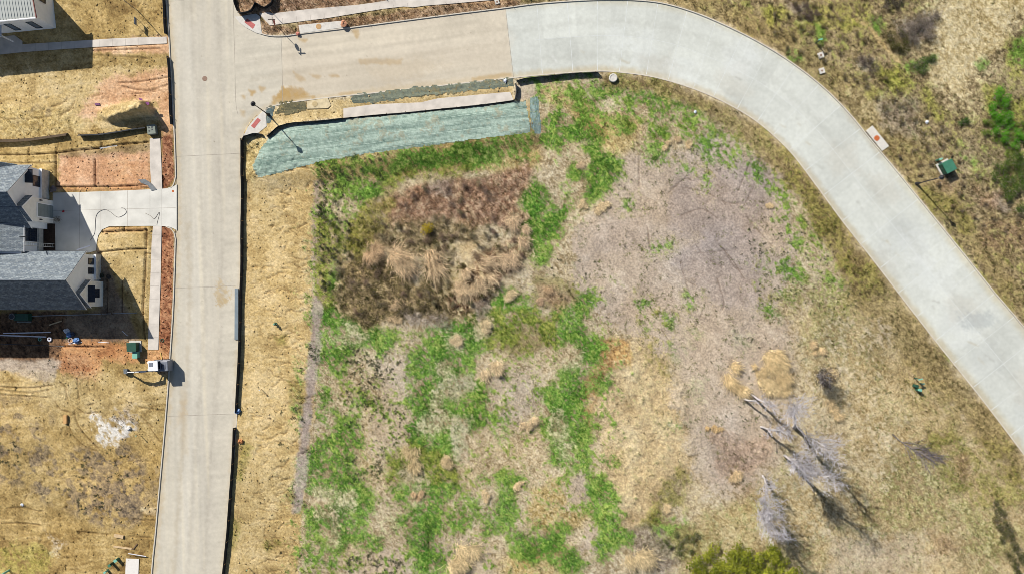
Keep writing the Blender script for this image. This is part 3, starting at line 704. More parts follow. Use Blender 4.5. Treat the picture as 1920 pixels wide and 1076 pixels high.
# ground colour
col = np.zeros(PX.shape + (3,), np.float32)
SMOOTH = ('ochre', 'straw', 'pink', 'grey', 'mauve', 'sand', 'clay', 'loam_and_shade')
tone_smooth = 0.54 + 0.80 * NM + 0.95 * NW1 + 0.38 * NW2 + 0.20 * NF + 0.24 * NG
SC = fbm((PX + 14 * NW1) / 60, (PY + 20 * NM + .05 * PX) / 4.2, 61, 3, .6) - .5
SC2 = fbm((PX + 8 * NW1) / 26, (PY + 26 * NW1) / 3.2, 62, 3, .6) - .5
SC3 = fbm((PX * .75 + PY * .66 + 60 * NL) / 40, (-PX * .66 + PY * .75 + 90 * NL) / 3.0, 66, 3, .6) - .5
tone_smooth += np.where(PX < 320, .8 * SC * sstep(.42, .6, NM + .5 + .3 * NL), 0) + np.where((PX > 455) & (PX < 606) & (PY > 250), .6 * SC2, 0)
tone = 0.54 + 0.70 * NM + 0.65 * NA + 0.95 * NW2 + 0.95 * NF + 0.70 * NG
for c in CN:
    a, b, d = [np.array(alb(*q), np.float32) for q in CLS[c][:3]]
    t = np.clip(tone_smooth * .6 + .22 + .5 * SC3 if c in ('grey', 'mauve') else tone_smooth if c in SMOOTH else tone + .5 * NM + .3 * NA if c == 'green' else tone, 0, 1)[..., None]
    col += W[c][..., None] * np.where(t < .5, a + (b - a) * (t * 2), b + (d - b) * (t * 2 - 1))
hue = NL[..., None] * np.array([0.16, 0.06, -0.12], np.float32)
col *= (1 + hue)
damp = np.array([0.36, 0.30, 0.27], np.float32)
col = col * (1 - SUBS[..., None] * (1 - damp))
col = np.clip(col, 0.004, 0.85)

WX = (PX - 960) / S; WY = (538 - PY) / S
def sheet(name, keep, z, rgb, m):
    idx = np.full(PX.shape, -1, np.int64)
    cell = keep[:-1, :-1] | keep[1:, :-1] | keep[:-1, 1:] | keep[1:, 1:]
    jj, ii = np.nonzero(cell)
    used = np.zeros(PX.shape, bool)
    for dj, di in ((0, 0), (0, 1), (1, 1), (1, 0)): used[jj + dj, ii + di] = True
    idx[used] = np.arange(used.sum())
    v = np.stack([WX[used], WY[used], z[used]], 1)
    f = np.stack([idx[jj, ii], idx[jj + 1, ii], idx[jj + 1, ii + 1], idx[jj, ii + 1]], 1)
    return mesh_np(name, v, f, m, None, rgb[used], smooth=True)
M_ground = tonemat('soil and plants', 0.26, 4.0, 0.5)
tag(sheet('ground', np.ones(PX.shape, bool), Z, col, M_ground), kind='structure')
mb = MB()
B0, B1 = X(-126), X(2046); C0, C1 = Y(1202), Y(-126)
for a in ((-900, -900, B0, 900), (B1, -900, 900, 900), (B0, -900, B1, C0), (B0, C1, B1, 900)):
    mb.add([(a[0], a[1], 0), (a[2], a[1], 0), (a[2], a[3], 0), (a[0], a[3], 0)], [(0, 1, 2, 3)])
tag(mb.build('far_ground', mat('far soil', alb(178, 158, 108), .95, .35, .12)), kind='structure')

# street concrete
rc = np.zeros(PX.shape + (3,), np.float32)
white = np.array(alb(211, 214, 207)); beige = np.array(alb(207, 200, 184)); warm = np.array(alb(212, 202, 183))
seam = 948 + (PY - 18) * 0.115
east = (PX > seam)[..., None]
rc[:] = np.where(east, white, np.where((PX > 528 + (PY - 70) * .01)[..., None], warm, beige))
strk = fbm(PX / 7 - PY * .004, PY / 240, 51, 3) - .5; strk2 = fbm(PX / 240, (PY + PX * .13) / 7, 52, 3) - .5
rc *= (1 + np.where(PX + PY * .06 < 448, (.36 * strk), np.where(PX < 900, .26 * strk2, 0)))[..., None] * (1 - np.where(PX + PY * .06 < 448, .25 * np.clip(strk, 0, 1), 0)[..., None] * np.array([0, .25, 1.0]))
rc *= (1 + 0.20 * NL + 0.20 * NM + 0.07 * NW2 + 0.035 * NG)[..., None]
# slabs of the curved street differ a little
def slab_tones():
    e = np.array(E_N[int(np.argmin(np.hypot(E_N[:, 0] - 948, E_N[:, 1] - 17))):]); f_ = np.array(E_S)
    md_ = np.array([(q + f_[int(np.argmin(np.hypot(f_[:, 0] - q[0], f_[:, 1] - q[1])))]) / 2 for q in e[::4]])
    L = np.concatenate([[0], np.cumsum(np.linalg.norm(np.diff(md_, axis=0), axis=1))])
    k = (RD > -3) & (PX > seam)
    x, y = PX[k], PY[k]; best = np.full(x.shape, 1e9); s_ = np.zeros(x.shape); side = np.zeros(x.shape)
    for i in range(len(md_) - 1):
        a, v = md_[i], md_[i + 1] - md_[i]; l2 = v @ v
        t = np.clip(((x - a[0]) * v[0] + (y - a[1]) * v[1]) / l2, 0, 1)
        dx, dy = x - a[0] - t * v[0], y - a[1] - t * v[1]; d = dx * dx + dy * dy
        m = d < best; best[m] = d[m]; s_[m] = (L[i] + t * (L[i + 1] - L[i]))[m]; side[m] = np.sign(v[0] * dy - v[1] * dx)[m]
    r = np.random.default_rng(77).normal(0, 1, (200, 2))
    i_ = np.clip((s_ / 62).astype(int), 0, 199); j_ = (side > 0).astype(int)
    tn = 1 + .036 * r[i_, j_]
    # broom streaks across and wheel-worn lanes along
    tn += .05 * (fbm(s_ / 5, np.sqrt(best) * side / 46, 71, 3) - .5) + .07 * (fbm(s_ / 90, np.sqrt(best) * side / 9, 72, 3) - .5)
    edge = sstep(52, 66, np.sqrt(best)); 
    rc[k] *= (tn[:, None] * (1 - edge[:, None] * np.array([.05, .09, .17]) * (.3 + 1.4 * fbm(s_ / 18, side, 73, 3))[:, None]))
slab_tones()
def rlay(rgb, s, f=4, n=8, a=.6, cov=1.0):
    sl2, m = patch(pp(s) if isinstance(s, str) else s, f, n, cov); m = (m * a)[..., None]
    rc[sl2] = rc[sl2] * (1 - m) + np.array(alb(*rgb)) * m
def rline(rgb, s, wd=1.2, f=1.2, n=0.0, a=.6):
    sl2, m = stroke(pp(s) if isinstance(s, str) else s, wd, f, n); m = (m * a)[..., None]
    rc[sl2] = rc[sl2] * (1 - m) + np.array(alb(*rgb)) * m
TAN = (184, 152, 96)
rlay(TAN, 'i:560,180 640,170 740,220 860,270 700,300 470,330 500,270', 3, 8, .85)
rlay(TAN, 'h:1230,930 1330,930 1420,970 1520,1000 1180,1050', 3, 8, .6)
for s in ('h:1350,760 1450,820 1480,850 1420,850 1370,810', 'h:1530,790 1640,810 1600,835', 'h:1740,800 1830,800 1790,815', 'h:1400,400 1500,420 1480,450 1420,430', 'k:860,190 900,190 890,240', 'h:1010,930 1040,940 1020,965', 'h:900,970 940,980 920,1010', 'k:900,375 1170,370 1160,395 920,395', 'i:1010,60 1100,70 1040,80', 'i:160,400 200,400 190,440', 'i:180,260 210,260 200,290', 'i:250,210 290,220 270,250',
          'i:1100,240 1320,200 1320,225 1120,255', 'j:1000,250 1390,205 1390,225 1010,275'):
    rlay(TAN, s, 3, 5, .6)
rlay((200, 180, 146), 'j:0,180 400,100 700,130 600,200 200,240', 14, 24, .25)
rlay((190, 178, 160), 'o:540,120 900,90 950,110 700,160 540,170', 14, 30, .3)
for s in ('N:40,80 100,80 110,140 70,200 30,200 20,140', 'N:30,170 60,200 40,220'): rlay((196, 172, 126), s, 3, 10, .8, .6)
rlay((186, 158, 110), 'o:338,752 348,750 350,776 340,782', 4, 8, .7, .8)
rlay((190, 172, 140), 'o:342,780 352,780 350,850 344,850', 5, 9, .4)
rlay((198, 184, 160), 'o:340,730 352,740 346,790 330,800', 4, 6, .6)
for (e, wd, a) in ((E_W, 14, .5), (E_S[:150], 10, .35), (E_S[150:], 16, .35), (E_N[200:], 14, .22)):
    rline((196, 176, 138), [tuple(q) for q in e], wd, 5, 6, a)
rline((222, 218, 208), 'o:350,60 372,400 362,720 348,1076', 36, 18, 10, .3)
rline((188, 182, 172), 'o:392,0 412,300 408,600 392,900 376,1076', 40, 20, 10, .25)
rline((224, 214, 196), 'o:500,120 700,100 950,76', 24, 12, 8, .3)
for i in range(26):
    q = rnd.random(); k = int(q * (len(E_S) - 200)) + 195
    if k < len(E_S): 
        x, y = E_S[min(k, len(E_S) - 1)]; x2, y2 = x + rnd.uniform(20, 90), y - rnd.uniform(10, 60)
        rlay(rnd.choice(((224, 228, 226), (192, 196, 194), (198, 192, 178))), [(x2 - 24, y2 - 14), (x2 + 20, y2 - 24), (x2 + 30, y2 + 20), (x2 - 16, y2 + 26)], 12, 24, .3)
rlay((176, 182, 182), 'G:1280,600 1420,600 1450,650 1340,690 1270,660', 8, 18, .6)
rlay((190, 188, 178), 'G:740,260 820,230 900,380 840,360', 8, 14, .4)
rlay((188, 184, 172), 'J:110,0 240,170 380,380 360,400 220,200 100,40', 4, 8, .5)
for s, c_, a_ in (('o:372,300 380,420 384,560 378,700 366,860 352,1076', (150, 140, 124), .22), ('o:410,300 416,420 416,560 408,700 396,860 384,1076', (158, 150, 138), .2), ('o:352,420 356,560 350,700 340,860 326,1076', (168, 148, 112), .26),
                  ('o:360,0 366,120 376,240', (160, 150, 136), .2), ('o:410,30 414,140 420,250', (152, 146, 136), .2), ('o:470,150 600,130 800,100 950,80', (160, 148, 128), .2), ('o:480,110 640,96 800,76 950,52', (156, 148, 134), .18)):
    rline(c_, [tuple(q) for q in catmull(pp(s), 8)], 7, 5, 7, a_)
for e_, d0, d1 in ((E_S[190:], 20, 34), (E_N[100:], -20, -34)):
    pass
for s in ('o:960,120 1100,104 1200,108 1290,130 1390,190 1470,262 1560,380 1700,570 1900,820', 'o:960,60 1100,42 1200,44 1300,66 1420,130 1520,216 1640,360 1780,540 1940,750'):
    rline((176, 176, 168), [tuple(q) for q in catmull(pp(s), 8)], 10, 8, 9, .22)
for i in range(40):
    k = rnd.randrange(190, len(E_S) - 30); x, y = E_S[k]; x += rnd.uniform(4, 60); y -= rnd.uniform(4, 50); l = rnd.uniform(5, 22); a = rnd.uniform(.3, 1.1)
    rline(rnd.choice(((186, 176, 152), (170, 168, 160), (228, 230, 226))), [(x, y), (x + l * math.cos(a), y + l * math.sin(a))], rnd.uniform(1.2, 4), 2.5, 3, rnd.uniform(.2, .5))
for i in range(150):
    x, y = rnd.uniform(320, 900), rnd.uniform(20, 1060)
    rline((120, 108, 92), [(x, y), (x + rnd.uniform(-1, 1.5), y + rnd.uniform(-1, 1))], 1.0, .9, 0, rnd.uniform(.2, .7))
rc = np.clip(rc, .02, .8)
M_road = tonemat('street concrete', 0.05, 2.0, 0.12, 0.85, 20.0, 14.0)
tag(sheet('street', RD > -1.5, np.zeros(PX.shape, np.float32), rc, M_road), kind='structure')

def strip(pts, wd, z, mbx):
    p = np.array(pts, float); d = np.gradient(p, axis=0); d /= np.linalg.norm(d, axis=1)[:, None] + 1e-9
    nrm = np.stack([-d[:, 1], d[:, 0]], 1) * wd / 2
    v = []; n = len(p)
    for q in list(p + nrm) + list(p - nrm): v.append((X(q[0]), Y(q[1]), z))
    mbx.add(v, [(i, i + 1, n + i + 1, n + i) for i in range(n - 1)])
joint = MB(); pale_j = MB()
for s in ('o:436,-100 438,40 440,100 442,190 446,214', 'o:527,70 529,130 530,192', 'o:330,294 390,291 452,288', 'o:948,17 955,80 963,146', 'o:331,350 331,430', 'o:313,3 345,2', 'o:323,540 390,538 450,535', 'o:313,780 390,777 443,775'):
    strip(catmull(pp(s)), .75, .004, joint)
nS, nN = len(E_S), len(E_N)
def along(e, d):
    L = np.concatenate([[0], np.cumsum(np.linalg.norm(np.diff(e, axis=0), axis=1))])
    return np.array([np.interp(d, L, e[:, 0]), np.interp(d, L, e[:, 1])]), L[-1]
iS = int(np.argmin(np.hypot(E_S[:, 0] - 963, E_S[:, 1] - 146))); iN = int(np.argmin(np.hypot(E_N[:, 0] - 948, E_N[:, 1] - 17)))
eS, eN = E_S[iS:], E_N[iN:]
LS, LN = along(eS, 0)[1], along(eN, 0)[1]
nj = 26
for k in range(1, nj):
    b = along(eN, LN * k / nj)[0]; a = E_S[int(np.argmin(np.hypot(E_S[:, 0] - b[0], E_S[:, 1] - b[1])))]
    strip([a + (b - a) * t for t in np.linspace(.01, .99, 5)], .55 if k % 2 else .8, .004, pale_j)
    strip([a + (b - a) * t for t in np.linspace(.01, .05 + .12 * ((k * 37) % 7) / 7, 3)], 1.3, .0047, pale_j)
    strip([a + (b - a) * t for t in np.linspace(.99, .95 - .10 * ((k * 23) % 5) / 5, 3)], 1.3, .0047, pale_j)
mid = []
for t in np.linspace(0.03, .97, 60):
    b = along(eN, LN * t)[0]; a = E_S[int(np.argmin(np.hypot(E_S[:, 0] - b[0], E_S[:, 1] - b[1])))]; mid.append((a + b) / 2)
strip(catmull(mid[::3], 8), .6, .0055, pale_j)
tag(joint.build('street_joints', mat('joint filler', alb(168, 160, 148), .9, .2)), kind='structure')
tag(pale_j.build('street_saw_cuts', mat('saw cut slurry', alb(220, 224, 222), .9, .08)), kind='structure')

# kerbs: 15 cm wide, 12 cm high
def kerb(mbx, e, side, z=0.13, wd=0.16):
    p = np.array([G(*q) for q in e]); d = np.gradient(p, axis=0); d /= np.linalg.norm(d, axis=1)[:, None] + 1e-9
    nrm = np.stack([-d[:, 1], d[:, 0]], 1) * side
    n = len(p); a = p - nrm * 0.02; b = p + nrm * .03; c = p + nrm * wd
    v = [(*q, -.05) for q in a] + [(*q, z) for q in b] + [(*q, z) for q in c] + [(*q, -.05) for q in c]
    f = []
    for i in range(n - 1):
        for k in range(3):
            q = (k * n + i, k * n + i + 1, (k + 1) * n + i + 1, (k + 1) * n + i)
            f.append(q if side > 0 else q[::-1])
    mbx.add(v, f)
mk = MB()
kW = E_W; i0 = int(np.argmin(np.hypot(kW[:, 0] - 331, kW[:, 1] - 350))); i1 = int(np.argmin(np.hypot(kW[:, 0] - 331, kW[:, 1] - 430)))
kerb(mk, [tuple(q) for q in kW[:i0 - 1]] + [(328, 345), (324, 352), (316, 355)], -1)
kerb(mk, [(312, 424), (322, 428), (328, 436)] + [tuple(q) for q in kW[i1 + 2:]], -1)
def gap(e, a, b):
    ia = int(np.argmin(np.hypot(e[:, 0] - a[0], e[:, 1] - a[1]))); ib = int(np.argmin(np.hypot(e[:, 0] - b[0], e[:, 1] - b[1])))
    return e[:ia + 1], e[ib:]
a, b = gap(E_N, (443, 20), (489, 65)); kerb(mk, a, 1); kerb(mk, b, 1)
a, b = gap(E_S, (455, 256), (498, 204)); kerb(mk, a, -1); kerb(mk, b, -1)
tag(mk.build('kerb', mat('kerb concrete', alb(214, 206, 192), .85, .12, 2.5, .2)), kind='structure')

# pavements and slabs
M_slab = mat('pavement concrete', alb(216, 208, 198), .85, .16, .8, .25)
M_slabw = mat('new concrete', alb(220, 218, 210), .85, .16, .45, .2)
for k in ('walk_top', 'walk_mid', 'walk_low', 'walk_north', 'walk_south'):
    o = MB().prism([G(*q) for q in FLAT[k]], -.06, .12).build('pavement', M_slab)
    tag(o, kind='structure')
o = MB().prism([G(*q) for q in FLAT['drive']], -.06, .125).build('driveway', M_slabw); tag(o, kind='structure')
# apron down to the street
jd = MB()
for a, b in (((282, 356), (282, 424)), ((303, 355), (303, 424)), ((240, 358), (240, 425)), ((190, 360), (190, 434)), ((150, 361), (150, 474)), ((100, 396), (330, 390))):
    strip([a, ((a[0] + b[0]) / 2, (a[1] + b[1]) / 2), b], .5, .129, jd)
for k, n_ in (('walk_top', 0), ('walk_low', 0)):
    pass
for x in range(20, 310, 24): strip([(x, 83.5 - (x - 42) * .05), (x, 102 - x * .066)], .45, .124, jd)
for y in range(440, 650, 24): strip([(283 - (y - 440) * .02, y), (301 - (y - 440) * .02, y)], .45, .124, jd)
for x in range(530, 780, 26): strip([(x, 37 - (x - 530) * .12 - 2), (x + 1, 51 - (x - 530) * .16)], .45, .124, jd)
tag(jd.build('pavement_joints', mat('pavement joint', alb(176, 168, 158), .9, .1)), kind='structure')
# ------------------------------------------------------------------ ground cover (nobody could count it)
def zat(px, py):
    i = np.clip(((np.asarray(px) - gx[0]) / GS).round().astype(int), 0, NX - 1)
    j = np.clip(((np.asarray(py) - gy[0]) / GS).round().astype(int), 0, NY - 1)
    return Zland[j, i]
FREE = (RD < -5).astype(np.float32)
for k, p in FLAT.items():
    sl_ = window(p, 6); FREE[sl_] *= (sdist(PX[sl_], PY[sl_], p) < -2.5)
blanket_poly = pp('o:478,313 483,322 488,333 520,326 560,316 607,303 650,296 700,288 780,277 860,267 920,259 975,252 993,249 990,222 984,192 968,195 900,203 800,213 700,222 620,229 560,236 532,244 508,262 492,282')
sl_ = window(blanket_poly, 6); FREE[sl_] *= np.where(sdist(PX[sl_], PY[sl_], blanket_poly) > 0, .04, 1)
M_blade = tonemat('grass blades', 0.12, 6.0, 0, .8, trans=.25)

def blades(name, n, dens, per, spread, lr, hr, wr, cmix, label=None, seed=1, bright=(0.75, 1.3), lean=(0, 0), mask=None):
    r = np.random.default_rng(seed)
    D = sum(W[c] * d for c, d in dens.items()) * FREE
    if mask is not None: D = D * mask
    p = D.ravel().astype(np.float64); p /= p.sum()
    k = r.choice(p.size, n, p=p)
    cx = PX.ravel()[k] + r.uniform(-1, 1, n); cy = PY.ravel()[k] + r.uniform(-1, 1, n)
    base = col.reshape(-1, 3)[k]
    tint = np.array(cmix[0]) * (1 - cmix[1]) + base * cmix[1] if len(cmix) == 2 else base
    tint = tint * r.uniform(*bright, (n, 1))
    N = n * per
    cx = np.repeat(cx, per) + r.normal(0, spread * S, N); cy = np.repeat(cy, per) + r.normal(0, spread * S, N)
    tint = np.repeat(tint, per, 0) * r.uniform(.8, 1.2, (N, 1))
    z = zat(cx, cy) - .01
    x = (cx - 960) / S; y = (538 - cy) / S
    a = r.uniform(0, 2 * np.pi, N); l = r.uniform(*lr, N); h = r.uniform(*hr, N); wd = r.uniform(*wr, N) / 2
    sx, sy = -np.sin(a) * wd, np.cos(a) * wd
    v = np.empty((N, 3, 3), np.float32)
    v[:, 0] = np.stack([x - sx, y - sy, z], 1); v[:, 1] = np.stack([x + sx, y + sy, z], 1)
    v[:, 2] = np.stack([x + np.cos(a) * l + lean[0], y + np.sin(a) * l + lean[1], z + h], 1)
    o = mesh_np(name, v.reshape(-1, 3), np.arange(N * 3).reshape(-1, 3), M_blade, None, np.repeat(np.clip(tint, .01, .8), 3, 0))
    return tag(o, label, kind='stuff')
blades('green_grass', 26000, {'green': 1.0, 'sprout': .7, 'olive': .12}, 6, .07, (.06, .24), (.05, .20), (.03, .07), (alb(114, 156, 60), .5), seed=1, bright=(.55, 1.5))
blades('dry_grass', 48000, {'dry': .8, 'yel': 1.0, 'pale': 1.1, 'wild': 1.0, 'verge': .6, 'rust': .8, 'lime': .7, 'olive': .6, 'grey': .07, 'twig': .6, 'brown': .7, 'scrub': .6, 'ochre': .03, 'straw': .025, 'loam_and_shade': .05}, 5, .08, (.08, .34), (.04, .22), (.025, .06), (alb(200, 178, 134), .6), seed=2, bright=(.7, 1.35))
blades('leafy_weeds', 7000, {'wild': 1.0, 'olive': 1.6, 'lime': 1.2, 'scrub': 2.6, 'brown': .7, 'verge': .9, 'pale': .15, 'twig': .8, 'grey': .12, 'yel': .25}, 9, .13, (.04, .16), (.06, .34), (.05, .12), (alb(92, 98, 44), .35), seed=3, bright=(.55, 1.4))
blades('dead_stalks', 9000, {'wild': .9, 'brown': 2.0, 'scrub': 2.2, 'twig': 2.2, 'rust': .5}, 8, .16, (.06, .36), (.10, .50), (.02, .05), (alb(172, 150, 130), .4), seed=4, bright=(.6, 1.5))
# low dark rosettes peppering the bare parts of the lot
WEED = np.zeros(PX.shape, np.float32)
for s, k in (('D:330,270 620,320 700,380 640,460 460,560 300,600 330,400', 1), ('D:420,560 560,580 700,660 700,760 600,740 430,780 330,760 340,580', 1.3), ('D:400,920 620,860 560,1000 540,1076 380,1076', 1), ('E:430,220 540,220 520,340 440,320', 1.3), ('E:440,880 860,960 860,1076 440,1076', 1.7), ('E:640,20 860,20 700,260 640,300', .6), ('A:90,150 280,120 260,380 120,400', 1.4),
             ('A:110,400 300,420 300,700 250,860 120,900', .9), ('N:520,440 610,440 600,540 540,540', 1), ('N:380,790 520,790 520,870 390,860', 1.1), ('N:0,620 60,640', .1), ('M:340,170 440,180 440,310 340,300', 1.1), ('C:0,100 400,160 300,420 60,420', .15), ('K:0,0 300,0 400,400 300,700 0,700', .12), ('G:0,0 420,60 700,480 600,700 200,500 0,700', .25), ('i:200,650 330,650 280,900 200,1000', .5), ('i:900,880 1537,780 1537,1076 900,1076', 1), ('f:0,460 300,500 220,760 0,700', .8), ('f:700,560 1300,600 1400,1073 700,1073', .35), ('g:560,0 1300,0 1300,330 700,330', .4)):
    sl_ = window(pp(s), 4); WEED[sl_] = np.maximum(WEED[sl_], k * sstep(-5, 5, sdist(PX[sl_], PY[sl_], pp(s)) + 9 * NW1[sl_]))
W['_weed'] = WEED * (FREE > .5) * (vnoise(PX / 11, PY / 11, 9) ** 2)
blades('dark_weeds', 900, {'_weed': 1.0}, 13, .08, (.05, .20), (.04, .22), (.06, .12), (alb(98, 108, 78), .25), seed=5, bright=(.55, 1.2))
sprig = {'grey': .8, 'mauve': .12, 'dry': .2, 'pale': .1}
W['_spr'] = sum(W[c] * k for c, k in sprig.items()) * (vnoise(PX / 16, PY / 16, 12) > .62) * (PX > 640)
blades('green_sprigs', 1500, {'_spr': 1.0}, 10, .10, (.05, .2), (.04, .12), (.05, .1), (alb(112, 122, 56), .25), seed=6, bright=(.7, 1.25))
# loose clods and pebbles
def pebbles(name, n, dens, rad, tone_, seed):
    r = np.random.default_rng(seed)
    D = sum(W[c] * d for c, d in dens.items()) * FREE
    p = D.ravel().astype(np.float64); p /= p.sum(); k = r.choice(p.size, n, p=p)
    cx = PX.ravel()[k] + r.uniform(-1, 1, n); cy = PY.ravel()[k] + r.uniform(-1, 1, n)
    rr = rad[0] + (rad[1] - rad[0]) * r.random(n) ** 3
    oc = np.array([(1, 0, 0), (-1, 0, 0), (0, 1, 0), (0, -1, 0), (0, 0, 1), (0, 0, -1)], np.float32)
    of = np.array([(0, 2, 4), (2, 1, 4), (1, 3, 4), (3, 0, 4), (2, 0, 5), (1, 2, 5), (3, 1, 5), (0, 3, 5)])
    v = oc[None] * rr[:, None, None] * r.uniform(.6, 1.3, (n, 6, 1)); v[:, :, 2] *= .7
    a = r.uniform(0, 6.28, n); ca, sa = np.cos(a)[:, None], np.sin(a)[:, None]
    vx = v[:, :, 0] * ca - v[:, :, 1] * sa; vy = v[:, :, 0] * sa + v[:, :, 1] * ca
    v = np.stack([vx + ((cx - 960) / S)[:, None], vy + ((538 - cy) / S)[:, None], v[:, :, 2] + (zat(cx, cy) + rr * .2)[:, None]], 2)
    f = (of[None] + (np.arange(n) * 6)[:, None, None]).reshape(-1, 3)
    tn = col.reshape(-1, 3)[k] * r.uniform(.75, 1.25, (n, 1)) * tone_
    return tag(mesh_np(name, v.reshape(-1, 3), f, M_blade, None, np.repeat(np.clip(tn, .01, .8), 6, 0)), kind='stuff')
pebbles('soil_clods', 9000, {'ochre': 1.0, 'straw': .5, 'clay': 2.0, 'mulch': 2.6, 'pink': .5, 'loam_and_shade': 1.2, 'shade_soil': 1.2, 'sand': .9}, (.03, .16), 1.0, 21)
pebbles('stones', 700, {'ochre': .5, 'straw': .6, 'dry': .5, 'grey': .8, 'wild': .4, 'chalk': 6}, (.03, .11), 1.35, 22)

# ------------------------------------------------------------------ plants that stand on their own
M_leaf = tonemat('leaves', 0.15, 8.0, 0, .7, trans=.3)
M_bark = tonemat('bark', 0.2, 6.0, 0, .9)
def leafcloud(r, blobs, n, size, c1, c2, squash=.5):
    """n small leaf faces spread through a set of blobs (x, y, z, rx, rz)"""
    bl = np.array(blobs, float); wgt = bl[:, 3] ** 2; wgt /= wgt.sum()
    k = r.choice(len(bl), n, p=wgt)
    d = r.normal(0, 1, (n, 3)); d /= np.linalg.norm(d, axis=1)[:, None]; d[:, 2] = np.abs(d[:, 2]) * .9 + d[:, 2] * .1
    q = r.uniform(.35, 1.08, (n, 1)) ** .6
    p = bl[k, :3] + d * q * np.stack([bl[k, 3], bl[k, 3], bl[k, 4]], 1)
    s = r.uniform(.6, 1.4, n) * size
    a = r.normal(0, 1, (n, 3)); a /= np.linalg.norm(a, axis=1)[:, None]
    b = np.cross(a, d + r.normal(0, .5, (n, 3))); b /= np.linalg.norm(b, axis=1)[:, None] + 1e-9
    a *= s[:, None]; b *= (s * squash)[:, None]
    v = np.stack([p - a, p + b, p + a, p - b], 1).reshape(-1, 3)
    v[:, 2] = np.maximum(v[:, 2], .01)
    t = (r.random(len(bl))[k] * .6 + r.random(n) * .4)[:, None]
    c = np.array(c1) * (1 - t) + np.array(c2) * t
    return v, np.arange(n * 4).reshape(-1, 4), np.repeat(c, 4, 0)
def segs(name, S_, m, parent=None, c=(.3, .3, .3), var=.2, n=3, seed=1):
    """thin tapered sticks: rows (x0 y0 z0 x1 y1 z1 r0 r1)"""
    q = np.array(S_, float); r = np.random.default_rng(seed)
    p0, p1 = q[:, :3], q[:, 3:6]; d = p1 - p0; d /= np.linalg.norm(d, axis=1)[:, None] + 1e-9
    ref = np.where(np.abs(d[:, 2:3]) < .9, [[0, 0, 1]], [[1, 0, 0]])
    u = np.cross(d, ref); u /= np.linalg.norm(u, axis=1)[:, None]; t = np.cross(d, u)
    v = []
    for p, rr in ((p0, q[:, 6]), (p1, q[:, 7])):
        for k in range(n):
            a = 2 * math.pi * k / n
            v.append(p + (u * math.cos(a) + t * math.sin(a)) * rr[:, None])
    v = np.stack(v, 1); N = len(q)
    f = np.array([(k, (k + 1) % n, n + (k + 1) % n, n + k) for k in range(n)])
    f = (f[None] + (np.arange(N) * 2 * n)[:, None, None]).reshape(-1, 4)
    cc = np.array(c)[None] * r.uniform(1 - var, 1 + var, (N, 1))
    return mesh_np(name, v.reshape(-1, 3), f, m, parent, np.repeat(cc, 2 * n, 0))
def shrub(px, py, rad, hgt, c1, c2, n, size, label, name='shrub', group=None, seed=0, twig=True, blobs=None, cat='shrub', tw=(.26, .22, .18)):
    r = np.random.default_rng(seed)
    x, y = G(px, py); z = float(zat(px, py))
    t = thing(name, label, cat, (x, y, z), 0, group)
    B = blobs
    if B is None:
        B = []
        for i in range(r.integers(5, 9)):
            a = r.uniform(0, 6.28); q = r.uniform(0, .7) * rad
            k = r.uniform(.32, .58) * rad
            B.append((q * math.cos(a), q * math.sin(a), hgt * r.uniform(.35, .62), k, min(k, hgt * .5)))
    v, f, c = leafcloud(r, B, n, size, c1, c2)
    mesh_np('foliage', v, f, M_leaf, t, c)
    if twig:
        ss = []
        for b in B:
            ss.append((0, 0, -.05, b[0], b[1], b[2], .03, .012))
            for i in range(4):
                ss.append((b[0], b[1], b[2], b[0] + r.normal(0, b[3] * .6), b[1] + r.normal(0, b[3] * .6), b[2] + abs(r.normal(0, b[4])), .012, .006))
        segs('stems', ss, M_bark, t, tw, .2, 3, seed)
    return t
